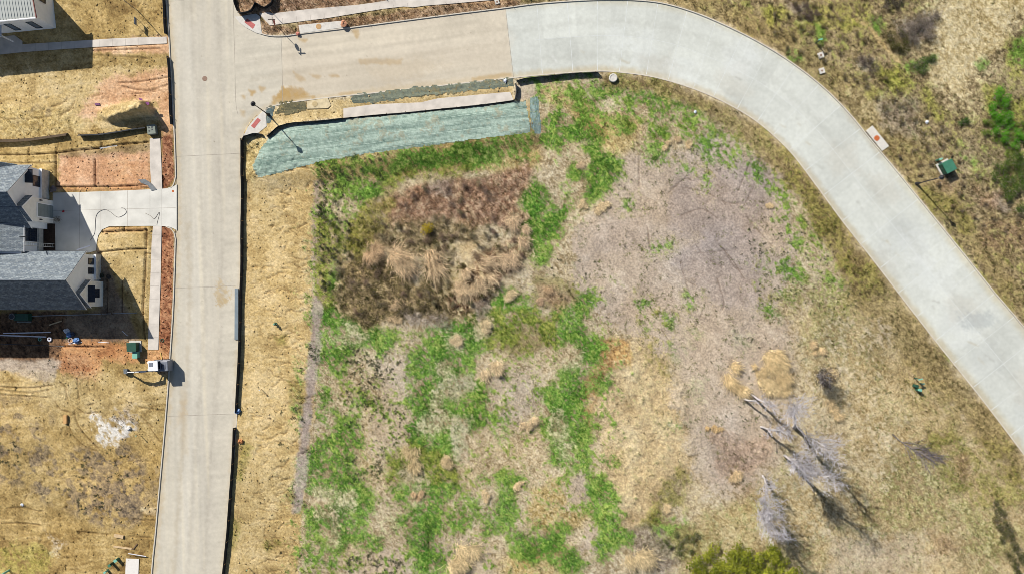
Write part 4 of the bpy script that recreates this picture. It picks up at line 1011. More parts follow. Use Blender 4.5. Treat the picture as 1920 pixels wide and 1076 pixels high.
def dryclump(px, py, rad, label, seed, lean=(.25, -.35), n=240, c=(222, 190, 138), hk=.75, name='dry_grass_clump', group='dry grass clumps on the lot'):
    r = np.random.default_rng(seed)
    x, y = G(px, py); z = float(zat(px, py))
    t = thing(name, label, 'grass clump', (x, y, z), 0, group)
    R_ = rad / S * (1.0 if rad >= 18 else .8)
    c = tuple(.5 * a_ + .5 * b_ for a_, b_ in zip(c, (204, 190, 152)))
    a0 = r.uniform(-1.9, -.7); n = int(n * 2.6)
    a = a0 + r.normal(0, .95, n); reach = R_ * r.uniform(.25, 1.0, n) ; h = R_ * hk * r.uniform(.35, 1.0, n)
    m_ = int(r.integers(4, 8)); q_ = r.integers(0, m_, n); ex = r.uniform(.35, .75); th = r.uniform(0, 3.14)
    u_, w_ = r.normal(0, R_ * .62, m_), r.normal(0, R_ * .62 * ex, m_)
    sx_, sy_ = u_ * math.cos(th) - w_ * math.sin(th) - .1 * R_, u_ * math.sin(th) + w_ * math.cos(th) + .2 * R_
    bx, by = sx_[q_] + r.normal(0, R_ * .20, n), sy_[q_] + r.normal(0, R_ * .20, n)
    a = a + r.normal(0, .6, m_)[q_]; h = h * r.uniform(.55, 1.25, m_)[q_]; reach = reach * r.uniform(.5, 1.1, m_)[q_]
    dx = np.cos(a) * reach + lean[0] * .4 * R_; dy = np.sin(a) * reach + lean[1] * .4 * R_
    wd = r.uniform(.007, .017, n) * (1 + R_ * .5)
    nx, ny = -np.sin(a) * wd, np.cos(a) * wd
    st = [(0, 0, 1.0), (.4, .85, .9), (.75, 1.0, .6), (1.0, .72, .12)]
    v = []
    for q, hz, k in st:
        for s in (-1, 1):
            v.append(np.stack([bx + dx * q + nx * s * k, by + dy * q + ny * s * k, h * hz], 1))
    v = np.stack(v, 1).reshape(-1, 3)
    f = np.array([(0, 1, 3, 2), (2, 3, 5, 4), (4, 5, 7, 6)])
    f = (f[None] + (np.arange(n) * 8)[:, None, None]).reshape(-1, 4)
    tone_ = (np.array(alb(*c)) * 1.2 + .05)[None] * r.uniform(.6, 1.5, (n, 1))
    mesh_np('blades', v, f, M_blade, t, np.repeat(tone_, 8, 0))
    return t
CL = [
 (1380, 712, 21, 'dense straw-blond grass clump just above the thin leaning dead snag', (228, 194, 136)), (1447, 682, 24, 'largest straw-blond grass clump above the bare trees, topmost of its cluster', (226, 194, 136)),
 (1426, 698, 15, 'straw-blond grass clump at the left edge of the blond cluster above the bare trees', (220, 186, 128)), (1468, 706, 18, 'straw-blond grass clump at the right edge of the blond cluster above the bare trees', (220, 186, 128)),
 (1434, 720, 18, 'pale blond grass clump at the lower left of the blond cluster above the bare trees', (236, 206, 150)), (1471, 726, 16, 'blond grass clump at the lower right of the blond cluster, casting dark shadow', (226, 194, 136)),
 (775, 498, 36, 'biggest drooping tan grass clump in the middle of the brown scrub patch', (210, 172, 132)), (706, 472, 22, 'reddish tan grass clump left of the biggest drooping one in the scrub', (206, 158, 116)), (690, 486, 14, 'small tan grass clump at the left foot of the reddish one in the scrub', (206, 166, 122)),
 (962, 420, 19, 'round tan grass clump at the right edge of the scrub beside green grass', (208, 172, 138)), (905, 520, 26, 'wide tan grass clump at the lower right of the scrub patch', (206, 172, 138)), (950, 485, 26, 'tan grass clump sprawling on the right of the scrub below the round one', (200, 164, 132)), (880, 545, 20, 'tan grass clump at the bottom of the scrub patch left of green grass', (204, 170, 132)),
 (747, 568, 13, 'narrow tan grass clump low in the dark lower scrub', (196, 160, 120)), (745, 600, 12, 'tan grass tuft on the lower border of the scrub patch', (206, 172, 128)), (960, 553, 16, 'pale grass clump inside the bright green grass below the scrub', (216, 192, 146)), (932, 694, 18, 'dry grass clump with dark centre right of the green ring of grass', (214, 186, 146)), (857, 640, 15, 'pale grass tuft on the upper edge of the green ring of grass', (214, 190, 150)),
 (912, 616, 16, 'pale grass clump surrounded by bright green in the lot centre', (218, 194, 150)), (996, 795, 15, 'upright dry grass clump on bare ground left of the tan spoil', (214, 184, 142)), (862, 1046, 26, 'large pale grass clump at the bottom of the lot, with shade on its right', (222, 194, 142)), (911, 926, 12, 'small pale grass tuft right of the lower green patch', (218, 188, 142)), (974, 908, 11, 'small blond grass tuft standing alone on the lower lot', (224, 192, 142)),
 (1190, 1048, 26, 'large pale grass clump left of the yellow-green bushes at the bottom', (214, 188, 140)), (1253, 956, 10, 'small blond grass tuft below the tan spoil', (226, 196, 144)), (1440, 388, 9, 'small blond grass tuft with black shadow at the right of bare grey ground', (220, 186, 134)), (1273, 262, 11, 'blond grass tuft in the middle of three by the upper grey ground', (216, 184, 140)), (1292, 276, 10, 'blond grass tuft, lower right of three by the upper grey ground', (220, 190, 142)), (1251, 275, 10, 'blond grass tuft, leftmost of three by the upper grey ground', (212, 182, 136)),
 (1086, 312, 10, 'brownish grass tuft inside the green band right of the blanket', (192, 160, 124)), (1131, 388, 14, 'upright blond grass tuft on grey ground right of the green band', (224, 196, 152)), (1092, 384, 10, 'small tan grass tuft at the border of green band and grey ground', (206, 178, 132)), (1378, 896, 15, 'arching dry grass tuft left of the lowest bare trees', (214, 180, 132)), (1560, 762, 14, 'blond grass clump under the dark leafless shrub', (216, 184, 132)), (1572, 783, 13, 'blond grass tuft right of the tallest bare trees', (216, 184, 132)), (1556, 702, 12, 'blond grass tuft at the right side of the dark leafless shrub', (214, 186, 136)),
 (1528, 652, 15, 'flattened blond grass streak above the dark leafless shrub', (226, 192, 140)), (1338, 800, 8, 'small rusty grass tuft on grey speckled ground', (196, 150, 84)), (1346, 806, 9, 'rusty grass tuft on grey ground left of the thin dead snag', (188, 146, 88)), (1025, 547, 12, 'rust brown grass tuft right of the scrub patch', (172, 128, 88)), (1013, 566, 9, 'reddish brown grass tuft below the rust brown one', (168, 126, 96)), (838, 868, 16, 'tan grass clump on the upper edge of the lower green patch', (208, 178, 128)), (777, 862, 18, 'yellow tan grass clump left of the lower green patch', (210, 182, 128)), (785, 928, 12, 'tan grass tuft inside the lower green patch', (200, 158, 112)),
]
for i, (px, py, rd, lb, c) in enumerate(CL):
    dryclump(px, py, rd, lb, 100 + i, n=int(120 + rd * 9), c=c, hk=.62 if rd > 13 else .6)

# shrubs of the scrub patch
SC = pp('A:250,650 400,420 520,400 700,230 900,200 1130,190 1290,300 1310,400 1200,470 1370,600 1250,720 1190,800 1100,900 950,960 640,970 420,1010 260,920')
cnt = 0; sp = []
KINDS_ = [(alb(120, 116, 84), alb(178, 168, 130), 'low grey-olive shrub among the brown scrub', 'grey-olive shrubs of the scrub patch'), (alb(70, 68, 36), alb(136, 126, 76), 'dark olive shrub among the brown scrub', 'dark olive shrubs of the scrub patch'), (alb(132, 104, 86), alb(186, 160, 140), 'brown twiggy shrub among the brown scrub', 'brown twiggy shrubs of the scrub patch')]
while cnt < 84:
    px, py = rnd.uniform(636, 996), rnd.uniform(330, 602)
    if not bool(inside(np.array([px]), np.array([py]), SC)[0]): continue
    if any((px - a) ** 2 + (py - b) ** 2 < 190 for a, b in sp) or (px - 775) ** 2 + (py - 498) ** 2 < 800: continue
    sp.append((px, py))
    low = py > 480 and px < 850
    k = rnd.choice((0, 1, 1, 2)) if low else (rnd.choice((2, 2, 0)) if py < 400 else rnd.choice((0, 0, 1, 2)))
    c1, c2, lb, gr = KINDS_[k]
    shrub(px, py, rnd.uniform(.55, 1.15), rnd.uniform(.5, 1.1), c1, c2, 260, .055, lb, 'shrub', gr, 300 + cnt, tw=(.2, .16, .13)); cnt += 1
shrub(802, 431, 1.05, 1.25, alb(190, 168, 20), alb(240, 216, 66), 700, .07, 'bright yellow round shrub in the brown scrub patch', 'yellow_shrub', None, 901)
shrub(1054, 478 - 90, .01, .01, alb(90, 80, 30), alb(90, 80, 30), 2, .01, 'x') if False else None
# bushes along the lot's left edge
EDG = pp('A:100,180 140,180 300,440 300,700 230,880 130,900 110,500'); cnt = 0
while cnt < 26:
    px, py = rnd.uniform(592, 655), rnd.uniform(335, 565)
    if not bool(inside(np.array([px]), np.array([py]), EDG)[0]) or any((px - a) ** 2 + (py - b) ** 2 < 120 for a, b in sp): continue
    sp.append((px, py))
    shrub(px, py, rnd.uniform(.35, .75), rnd.uniform(.4, .8), alb(74, 80, 50), alb(136, 140, 96), 170, .05, 'small grey-green shrub along the left edge of the grassy lot', 'shrub', 'grey-green shrubs along the lot edge', 500 + cnt); cnt += 1

# thicket on the far right, ditch shrubs, wild shrubs beyond the street
def grove(poly, n, rr, hh, c1, c2, leaves, size, label, group, seed, dmin, name='shrub'):
    P = pp(poly); r = random.Random(seed); out = []; tries = 0
    xs = [p[0] for p in P]; ys = [p[1] for p in P]
    while len(out) < n and tries < 6000:
        tries += 1
        px, py = r.uniform(min(xs), max(xs)), r.uniform(min(ys), max(ys))
        if float(RD[int(np.clip((py - gy[0]) / GS, 0, NY - 1)), int(np.clip((px - gx[0]) / GS, 0, NX - 1))]) > -14: continue
        if not bool(inside(np.array([px]), np.array([py]), P)[0]) or any((px - a) ** 2 + (py - b) ** 2 < dmin ** 2 for a, b in out): continue
        out.append((px, py))
        shrub(px, py, r.uniform(*rr), r.uniform(*hh), c1, c2, leaves, size, label, name, group, seed * 50 + len(out))
grove('I:1490,650 1560,600 1590,720 1640,800 1690,930 1640,1010 1550,1000 1500,860 1470,780', 17, (.75, 1.3), (.8, 1.5), alb(64, 140, 24), alb(134, 200, 62), 520, .07, 'bright green leafy shrub of the thicket right of the curved street', 'bright green thicket shrubs', 11, 11)
grove('J:1250,440 1330,380 1500,400 1500,560 1440,800 1380,780 1300,680 1240,560', 16, (.8, 1.3), (.8, 1.5), alb(62, 96, 30), alb(128, 152, 70), 460, .07, 'mid green shrub at the right picture edge below the bright thicket', 'mid green shrubs below the bright thicket', 12, 12)
grove('L:1720,400 1790,390 1830,560 1890,660 1910,830 1840,820 1760,620 1740,500', 18, (.6, 1.05), (.6, 1.2), alb(70, 76, 40), alb(136, 134, 84), 380, .06, 'dark olive shrub in the row at the lower right edge', 'dark shrub row at the lower right edge', 13, 11)
grove('J:1180,90 1300,60 1490,120 1490,420 1380,420 1240,330 1160,200', 16, (.5, .95), (.4, .9), alb(84, 120, 30), alb(156, 178, 80), 300, .07, 'yellowish green low shrub around the bright thicket', 'yellowish green shrubs around the thicket', 26, 14)
grove('I:790,250 880,220 950,300 930,350 830,350', 6, (.8, 1.2), (.7, 1.2), alb(70, 72, 32), alb(122, 120, 62), 420, .06, 'dark olive shrub beside the footpath beyond the curved street', 'dark olive shrubs beside the footpath', 14, 10)
grove('I:860,150 1130,110 1100,240 980,290 900,250', 12, (.7, 1.2), (.7, 1.2), alb(112, 104, 92), alb(176, 164, 150), 240, .06, 'pale grey twiggy shrub between footpath and pale grass', 'grey twiggy shrubs by the footpath', 15, 11)
grove('I:590,390 720,400 720,480 640,470', 5, (.6, .9), (.5, .9), alb(88, 76, 68), alb(138, 122, 112), 220, .055, 'purplish brown shrub beyond the curved street', 'purplish brown shrubs beyond the street', 16, 10)
grove('I:940,420 1120,390 1020,500', 5, (.6, 1.0), (.5, .9), alb(66, 100, 40), alb(120, 148, 76), 300, .06, 'soft green shrub on the border of the pale grass', 'soft green shrubs on the pale grass border', 17, 10)
grove('I:1290,800 1340,810 1320,850 1280,840', 2, (.6, .8), (.5, .8), alb(44, 92, 30), alb(98, 142, 60), 300, .06, 'deep green shrub left of the bright thicket', 'deep green shrubs left of the thicket', 18, 8)
grove('I:740,0 900,0 900,40 780,50', 5, (.6, 1.1), (.5, 1.0), alb(58, 54, 44), alb(112, 104, 84), 280, .06, 'dark grey-brown shrub at the top picture edge', 'dark shrubs at the top picture edge', 19, 11)
grove('I:200,20 330,100 300,140 180,60', 6, (.6, 1.0), (.4, .8), alb(96, 78, 70), alb(148, 128, 118), 240, .06, 'brownish grey shrub above the bend of the street', 'brownish shrubs above the street bend', 20, 10)
grove('I:0,380 40,0 560,60 700,400 1000,700 1300,1000 1100,1060 800,760 560,560 320,440', 46, (.4, .85), (.3, .7), alb(104, 96, 48), alb(160, 146, 92), 150, .06, 'low olive-brown shrub on the wild ground beyond the curved street', 'low shrubs on the wild ground', 21, 17)
grove('J:440,330 780,640 1100,1000 1490,1076 1490,820 1200,600 900,330 600,240', 30, (.35, .75), (.3, .6), alb(112, 92, 62), alb(172, 150, 110), 130, .06, 'low tan-brown shrub on the verge right of the lamp post', 'low tan-brown shrubs by the lamp post', 22, 17)
grove('L:20,690 200,700 330,690 410,740 520,850 520,1000 -150,1000 -140,760', 36, (1.2, 1.9), (1.0, 1.9), alb(72, 96, 10), alb(206, 208, 76), 620, .13, 'yellow-green juniper bush in the clump at the bottom edge', 'yellow-green bushes at the bottom edge', 23, 15, 'juniper_bush')
grove('F:900,820 1060,780 1140,860 1060,960 940,940', 9, (.5, .9), (.4, .8), alb(76, 92, 40), alb(140, 150, 86), 240, .06, 'soft green low bush left of the yellow-green bushes', 'soft green bushes by the yellow-green ones', 24, 11)

# ------------------------------------------------------------------ bare trees
def baretree(px, py, hgt, crown, label, seed, stems=1, lean=(0, 0), start=.35, twn=900, name='bare_tree', c=(212, 208, 216), thick=.17):
    r = random.Random(seed)
    x, y = G(px, py); z = float(zat(px, py))
    t = thing(name, label, 'tree', (x, y, z), 0, 'bare trees on the lower right of the lot' if name == 'bare_tree' else None)
    big, fine = [], []
    def limb(p, d, L, rad, lev):
        n = max(2, int(L / .5)); q = Vector(p); dd = Vector(d).normalized()
        for i in range(n):
            dd = (dd + Vector((r.gauss(0, .10), r.gauss(0, .10), .04))).normalized()
            e = q + dd * (L / n); r0 = rad * (1 - (.6 if lev == 0 else .75) * i / n); r1 = rad * (1 - (.6 if lev == 0 else .75) * (i + 1) / n)
            (big if lev < 2 else fine).append((*q, *e, max(r0, .019), max(r1, .014)))
            fr = (i + 1) / n
            if lev < 3 and (lev > 0 or fr > start):
                for _ in range(3 if lev == 0 else 2 if lev == 1 else (2 if r.random() < .6 else 1)):
                    a = r.uniform(0, 6.28); o = Vector((math.cos(a), math.sin(a), r.uniform(.1, .9))).normalized()
                    nd = (dd * (.55 if lev == 0 else .8) + o * .8).normalized()
                    nl = crown * r.uniform(.55, 1.0) * (1 - .45 * fr if lev == 0 else .5 if lev == 1 else .34)
                    limb(e, nd, max(nl, .3), max(r1 * .42, .012), lev + 1)
            q = e
    for s_ in range(stems):
        a = r.uniform(0, 6.28); sp_ = .0 if stems == 1 else .075
        limb((math.cos(a) * .1 * (stems > 1), math.sin(a) * .1 * (stems > 1), -.1), (lean[0] + math.cos(a) * sp_, lean[1] + math.sin(a) * sp_, 1), hgt * r.uniform(.9, 1) , thick, 0)
    if len(fine) > twn * 4: fine = r.sample(fine, twn * 4)
    segs('trunk', big, M_bark, t, alb(196, 190, 188), .15, 6, seed)
    if fine: segs('crown', fine, M_bark, t, alb(*c), .18, 3, seed)
    return t
baretree(1488, 800, 12.6, 3.0, 'tall bare grey tree with the widest crown, uppermost of the tall bare trees', 41, 2, (.02, .06), .40, 500)
baretree(1471, 852, 12.6, 2.9, 'tall bare grey tree below the widest one, with a long forked shadow', 42, 2, (.03, .08), .40, 500)
baretree(1426, 800, 6.5, 1.5, 'mid-size bare tree left of the widest bare tree', 43, 1, (.25, .05), .3, 350)
baretree(1408, 738, 4.6, 1.5, 'small bare tree just below the dense blond grass clump', 44, 1, (.35, -.35), .4, 250)
baretree(1393, 747, 3.4, .5, 'thin leaning dead snag with hardly any branches, leftmost of the bare trees', 45, 1, (.2, -.1), .7, 30)
baretree(1430, 891, 7.0, 2.0, 'slim bare tree with pale trunk standing above the lowest bare tree', 46, 1, (.12, -.16), .3, 400)
baretree(1422, 958, 8.6, 2.8, 'lowest bare grey tree, with a round pale crown above the yellow-green bushes', 47, 2, (.0, -.02), .3, 500)
# dark leafless shrub and the fallen tree
baretree(1533, 703, 3.0, 1.9, 'dark leafless shrub with black branches right of the blond grass cluster', 48, 5, (.0, -.05), .1, 260, 'dark_shrub', (84, 76, 74), .09)
r_ = random.Random(5); fs = []
bx, by = G(1672, 813)
tt = thing('fallen_tree', 'fallen grey dead tree lying with its branches fanned towards the lower right', 'fallen tree', (bx, by, float(zat(1680, 820))), 0)
def lyl(p, a, L, rad, lev, out):
    q = Vector(p); n = max(2, int(L / .4))
    for i in range(n):
        a += r_.gauss(0, .05); e = q + Vector((math.cos(a), math.sin(a), r_.gauss(.0, .10))) * (L / n); e.z = min(max(e.z, .08), 1.0)
        out.append((*q, *e, rad * (1 - .6 * i / n), rad * (1 - .6 * (i + 1) / n)))
        if lev < 3 and (i / n > .22 or lev):
            for _ in range(2 if lev < 2 else 1): lyl(e, a + r_.gauss(0, .38), L * r_.uniform(.28, .55), max(rad * .5, .012), lev + 1, out if lev == 0 else fs)
        q = e
main = []
lyl((0, 0, .15), -.68, 5.2, .10, 0, main)
segs('trunk', main, M_bark, tt, alb(150, 140, 132), .15, 6, 3)
segs('branches', fs, M_bark, tt, alb(140, 132, 138), .2, 3, 4)
# ------------------------------------------------------------------ houses
M_white = mat('white siding', (.80, .83, .86), .6, .05, 1.5, .1)
M_trim = mat('white trim', (.84, .84, .85), .5, .04, 2)
M_glass = mat('window glass', (.02, .03, .05), .08, .2, 1.0, 0, 0, .6)
M_dark = mat('dark metal', (.025, .03, .04), .45, .25, 3)
M_shingle = brickmat('grey roof shingles', alb(106, 117, 128), alb(150, 159, 164), alb(80, 90, 100), .34, .15, 'XY', .9, .012)
M_shingle2 = brickmat('grey roof shingles steep', alb(96, 106, 118), alb(122, 130, 138), alb(74, 82, 92), .34, .12, 'XY', .9, .012)
M_wbrick = brickmat('painted brick', alb(214, 214, 208), alb(232, 230, 222), alb(190, 190, 184), .22, .075, 'YZ', .8, .008)
M_wbrickx = brickmat('painted brick side', alb(214, 214, 208), alb(232, 230, 222), alb(190, 190, 184), .22, .075, 'XZ', .8, .008)
M_plank = mat('vertical board front', (.78, .76, .70), .65, .06, 2.0, .1)
M_seam = mat('standing seam metal', alb(202, 206, 200), .38, .05, .8, 0, .35)
M_seamw = mat('white metal edge', alb(250, 250, 250), .4, .03)
M_red = mat('reddish fascia', alb(150, 96, 88), .7, .1)
M_wood = mat('sawn timber', alb(214, 186, 146), .8, .15, 4)
M_soilp = mat('planting soil', alb(60, 46, 38), .95, .35, 5, .6)

def P3(px, py, z): return (X(px), Y(py), z)
def gable_roof(parent, x0, x1, y0, y1, ze, zr, t=.16, ms=None, name='roof', ridge='x'):
    """pitched roof over the plan rectangle (photo pixels), ridge along x (east-west)"""
    ms = ms or M_shingle
    ym = (y0 + y1) / 2; m = MB()
    m.slab([P3(x0, y0, ze), P3(x1, y0, ze), P3(x1, ym, zr), P3(x0, ym, zr)], t)
    m.slab([P3(x0, ym, zr - .004), P3(x1, ym, zr - .004), P3(x1, y1, ze), P3(x0, y1, ze)], t)
    o = m.build(name, ms, parent, world=True)
    c = MB()
    c.tube([P3(x0, ym, zr + .0), P3(x1, ym, zr + .0)], .07, 6)
    c.build('ridge_cap', M_shingle2, o, world=True)
    f = MB()                                    # fascia boards under the eaves and along the rakes
    for ya, yb in ((y0, ym), (y1, ym)):
        n = Vector(P3(x1, yb, zr)) - Vector(P3(x1, ya, ze))
        a0 = Vector(P3(x1, ya, ze - t - .02)); b0 = Vector(P3(x1, yb, zr - t - .02))
        f.add([a0 + Vector((.012, 0, -.16)), b0 + Vector((.012, 0, -.16)), b0 + Vector((.012, 0, .08)), a0 + Vector((.012, 0, .08)), a0 + Vector((-.06, 0, -.16)), b0 + Vector((-.06, 0, -.16)), b0 + Vector((-.06, 0, .08)), a0 + Vector((-.06, 0, .08))],
              [(0, 1, 2, 3), (7, 6, 5, 4), (0, 4, 5, 1), (3, 2, 6, 7), (1, 5, 6, 2), (0, 3, 7, 4)])
    f.build('fascia', M_trim, o, world=True)
    return o
def gable_wall(m, x0, x1, y0, y1, ze, zr, z0=0.0):
    """solid block with a gabled east end, plan in photo pixels"""
    ym = (y0 + y1) / 2
    prof = [(y0, z0), (y1, z0), (y1, ze), (ym, zr), (y0, ze)]
    v = [P3(x0, y, z) for y, z in prof] + [P3(x1, y, z) for y, z in prof]
    m.add(v, [(0, 1, 2, 3, 4), (9, 8, 7, 6, 5)] + [(i + 5, (i + 1) % 5 + 5, (i + 1) % 5, i) for i in range(5)])
def east_window(parent, x, y0, y1, z0, z1, name='window', mull=1):
    """window in an east-facing wall whose face is at x"""
    xa = X(x)
    ya, yb = Y(y1), Y(y0); w_ = .07
    f = MB(); d = .05
    f.box((xa + d / 2, (ya + yb) / 2, z1 + w_ / 2), (d + .02, yb - ya + 2 * w_, w_)); f.box((xa + d / 2, (ya + yb) / 2, z0 - w_ / 2), (d + .06, yb - ya + 2 * w_, w_))
    f.box((xa + d / 2, ya - w_ / 2, (z0 + z1) / 2), (d, w_, z1 - z0)); f.box((xa + d / 2, yb + w_ / 2, (z0 + z1) / 2), (d, w_, z1 - z0))
    for k in range(1, mull + 1):
        f.box((xa + d / 2 - .008, ya + (yb - ya) * k / (mull + 1), (z0 + z1) / 2), (.03, .04, z1 - z0))
    f.box((xa + d / 2 - .010, (ya + yb) / 2, (z0 + z1) / 2), (.028, yb - ya, .04))
    o = f.build(name, M_dark, parent, world=True)
    MB().box((xa + .012, (ya + yb) / 2, (z0 + z1) / 2), (.02, yb - ya, z1 - z0)).build('pane', M_glass, o, world=True)
    return o
def awning(parent, x, y0, y1, z, out=.85, drop=.35):
    xa = X(x); ya, yb = Y(y1), Y(y0)
    m = MB().slab([(xa + .01, ya, z), (xa + out, ya, z - drop), (xa + out, yb, z - drop), (xa + .01, yb, z)], .07)
    for y in (ya + .1, yb - .1): m.tube([(xa + .02, y, z - .75), (xa + out - .1, y, z - drop - .08)], .025, 6)
    n = int((yb - ya) / .3)
    for k in range(n + 1):
        y = ya + (yb - ya) * k / n
        m.tube([(xa + .02, y, z + .02), (xa + out, y, z - drop + .02)], .018, 5)
    return m.build('awning', M_dark, parent, world=True)

# --- the white brick and siding house under grey shingles
hb = thing('gabled_house', 'white house with steep grey shingle gables, dark awnings and garage on the driveway', 'house', P3(90, 450, 0))
wl = MB()
gable_wall(wl, -60, 187, 479, 574, 4.0, 8.0)
gable_wall(wl, -60, 90, 322, 430, 4.0, 8.35)
wl.build('wall', M_white, hb, world=True)
# brick plinth storey, proud of the boards
for x, y0, y1, zt in ((187, 478, 524.4, 1.35), (90, 321, 374.4, 1.75)):
    o = MB().box((X(x) + .12, (Y(y0) + Y(y1)) / 2, zt / 2), (.24, Y(y0) - Y(y1), zt)).build('brick_plinth', M_wbrick, hb, world=True)
    MB().box((X(x) + .13, (Y(y0) + Y(y1)) / 2, zt + .04), (.30, Y(y0) - Y(y1) + .04, .08)).build('cap', M_trim, o, world=True)
for q in ((150, 194, 527.5, 573.5, 3.3, 5.75), (40, 100, 377, 419, 4.6, 6.65)):
    fr = MB(); gable_wall(fr, *q); fr.build('front_gable', M_plank, hb, world=True)
gable_roof(hb, -70, 192, 474, 579, 4.0, 8.45)
gable_roof(hb, -70, 94.5, 318.5, 433, 4.1, 8.85)
gable_roof(hb, 140, 196.5, 525, 576, 3.45, 6.0, .12)
gable_roof(hb, 30, 102.5, 374.5, 421.5, 4.75, 6.95, .12)
# the far dark slope behind the north gable, and the tall body off to the west
mm = MB()
mm.slab([P3(-90, 300, 8.6), P3(70, 318.4, 4.15), P3(-90, 372, 5.7)], .14)
mm.build('roof', M_shingle, hb, world=True)
tb = MB(); tb.box((X(-130), Y(500), 4.1), (X(-6) - X(-254), Y(440) - Y(560), 8.2)); tb.build('wall', M_white, hb, world=True)
gm = MB()
x0, x1, y0, y1 = -262, -1, 434, 566; ym = 500
gm.slab([P3(x0, y0, 8.2), P3(x1, y0, 8.2), P3(x1 - 40, ym, 11.2), P3(x0, ym, 11.2)], .16)
gm.slab([P3(x0, ym, 11.197), P3(x1 - 40, ym, 11.197), P3(x1, y1, 8.2), P3(x0, y1, 8.2)], .16)
gm.slab([P3(x1, y0, 8.197), P3(x1, y1, 8.197), P3(x1 - 40, ym, 11.19)], .16)
gm.build('roof', M_shingle, hb, world=True)
# entry between the wings
en = MB(); en.box(((X(-40) + X(79)) / 2, (Y(419.5) + Y(478.5)) / 2, 2.2), (X(79) - X(-40), Y(419.5) - Y(478.5), 4.4)); en.build('entry_wall', M_white, hb, world=True)
eb = MB().box((X(79) + .13, (Y(421) + Y(478)) / 2, .55), (.26, Y(421) - Y(478), 1.1)); eb.build('brick_plinth', M_wbrick, hb, world=True)
er = MB().slab([P3(-60, 424, 6.2), P3(85, 424, 4.55), P3(85, 475, 4.55), P3(-60, 475, 6.2)], .15); er.build('entry_roof', M_shingle, hb, world=True)
fe = MB().box((X(85) + .03, (Y(424) + Y(475)) / 2, 4.42), (.05, Y(424) - Y(475) + .06, .24)); fe.build('gutter', M_trim, hb, world=True)
east_window(hb, 79, 431, 454, 1.3, 3.7, mull=2)
# windows and awnings
for y0, y1 in ((486.5, 496.5), (503.5, 513.5)): east_window(hb, 187, y0, y1, 1.65, 2.75)
east_window(hb, 194, 542, 556.5, 1.15, 2.55, mull=1); awning(hb, 194, 535.5, 565, 3.75, .75, .3)
east_window(hb, 90, 336, 354, 1.95, 3.2, mull=1); awning(hb, 90, 328, 352, 4.9, .8, .35)
# garage door in the front gable, lamps either side
xa = X(100); ga, gb = Y(410), Y(386.5)
gd = MB().box((xa + .015, (ga + gb) / 2, 1.75), (.03, gb - ga, 3.3)); gd.build('garage_door', mat('grey door', alb(150, 160, 160), .35, .1, 1.5), hb, world=True)
gt = MB()
for c, d in (((xa + .04, ga - .06, 1.8), (.08, .12, 3.4)), ((xa + .04, gb + .06, 1.8), (.08, .12, 3.4)), ((xa + .04, (ga + gb) / 2, 3.5), (.08, gb - ga + .24, .14))): gt.box(c, d)
gt.build('door_trim', M_trim, hb, world=True)
gp = MB()
for k in range(1, 5): gp.box((xa + .034, (ga + gb) / 2, .1 + k * .66), (.02, gb - ga, .02))
gp.build('door_seams', M_dark, hb, world=True)
for y in (380.5, 415.5):
    lm = MB(); lm.box((xa + .05, Y(y), 2.9), (.06, .12, .3)); lm.box((xa + .15, Y(y), 3.0), (.2, .16, .06)); lm.lathe([(.05, 0), (.08, .05), (.08, .26), (.03, .34)], (xa + .18, Y(y), 2.68), 8)
    lm.build('wall_lamp', M_dark, hb, world=True)
# planting bed and step at the entry
MB().prism([G(82.5, 420), G(104, 420), G(105, 470), G(82.5, 470)], -.05, .16).build('planting_bed', M_soilp, hb, world=True)
pv = MB()
for px, py in ((40, 470), (20, 560), (70, 455 + 90)): pv.tube([P3(px + 60, py - 20, 5.5), P3(px + 60, py - 20, 7.0)], .06, 8)
pv.build('vent_pipe', M_dark, hb, world=True)
# --- white house with the metal roof
h1 = thing('metal_roof_house', 'white house with pale standing seam metal roof and slanting row of small windows', 'house', P3(60, 10, 0))
we = MB()
zt = 5.2
plan = [(-120, -3), (100, -3), (106, 54), (28, 61.5), (-120, 76)]
we.prism([G(*q) for q in plan], -.1, zt).build('wall', M_white, h1, world=True)
# roof: falls to the south, ribs running down it
ya_ = [P3(-130, 82, zt + .02), P3(113, 59.5, zt + .02), P3(106, -8, zt + .7), P3(-130, -8, zt + .7)]
rf = MB().slab(ya_, .12).build('roof', M_seam, h1, world=True)
rb = MB(); a, b, c, d = [Vector(q) for q in ya_]
nr = 46
for k in range(nr + 1):
    t_ = k / nr; rb.tube([a + (b - a) * t_ + Vector((0, 0, .03)), d + (c - d) * t_ + Vector((0, 0, .03))], .028, 5)
rb.build('seam', M_seam, rf, world=True)
gu = MB().tube([a + Vector((0, -.06, -.02)), b + Vector((0, -.06, -.02))], .13, 8); gu.build('gutter', M_seamw, rf, world=True)
rk = MB().tube([b + Vector((.03, 0, -.03)), c + Vector((.03, 0, -.03))], .10, 6); rk.build('rake_trim', M_red, rf, world=True)
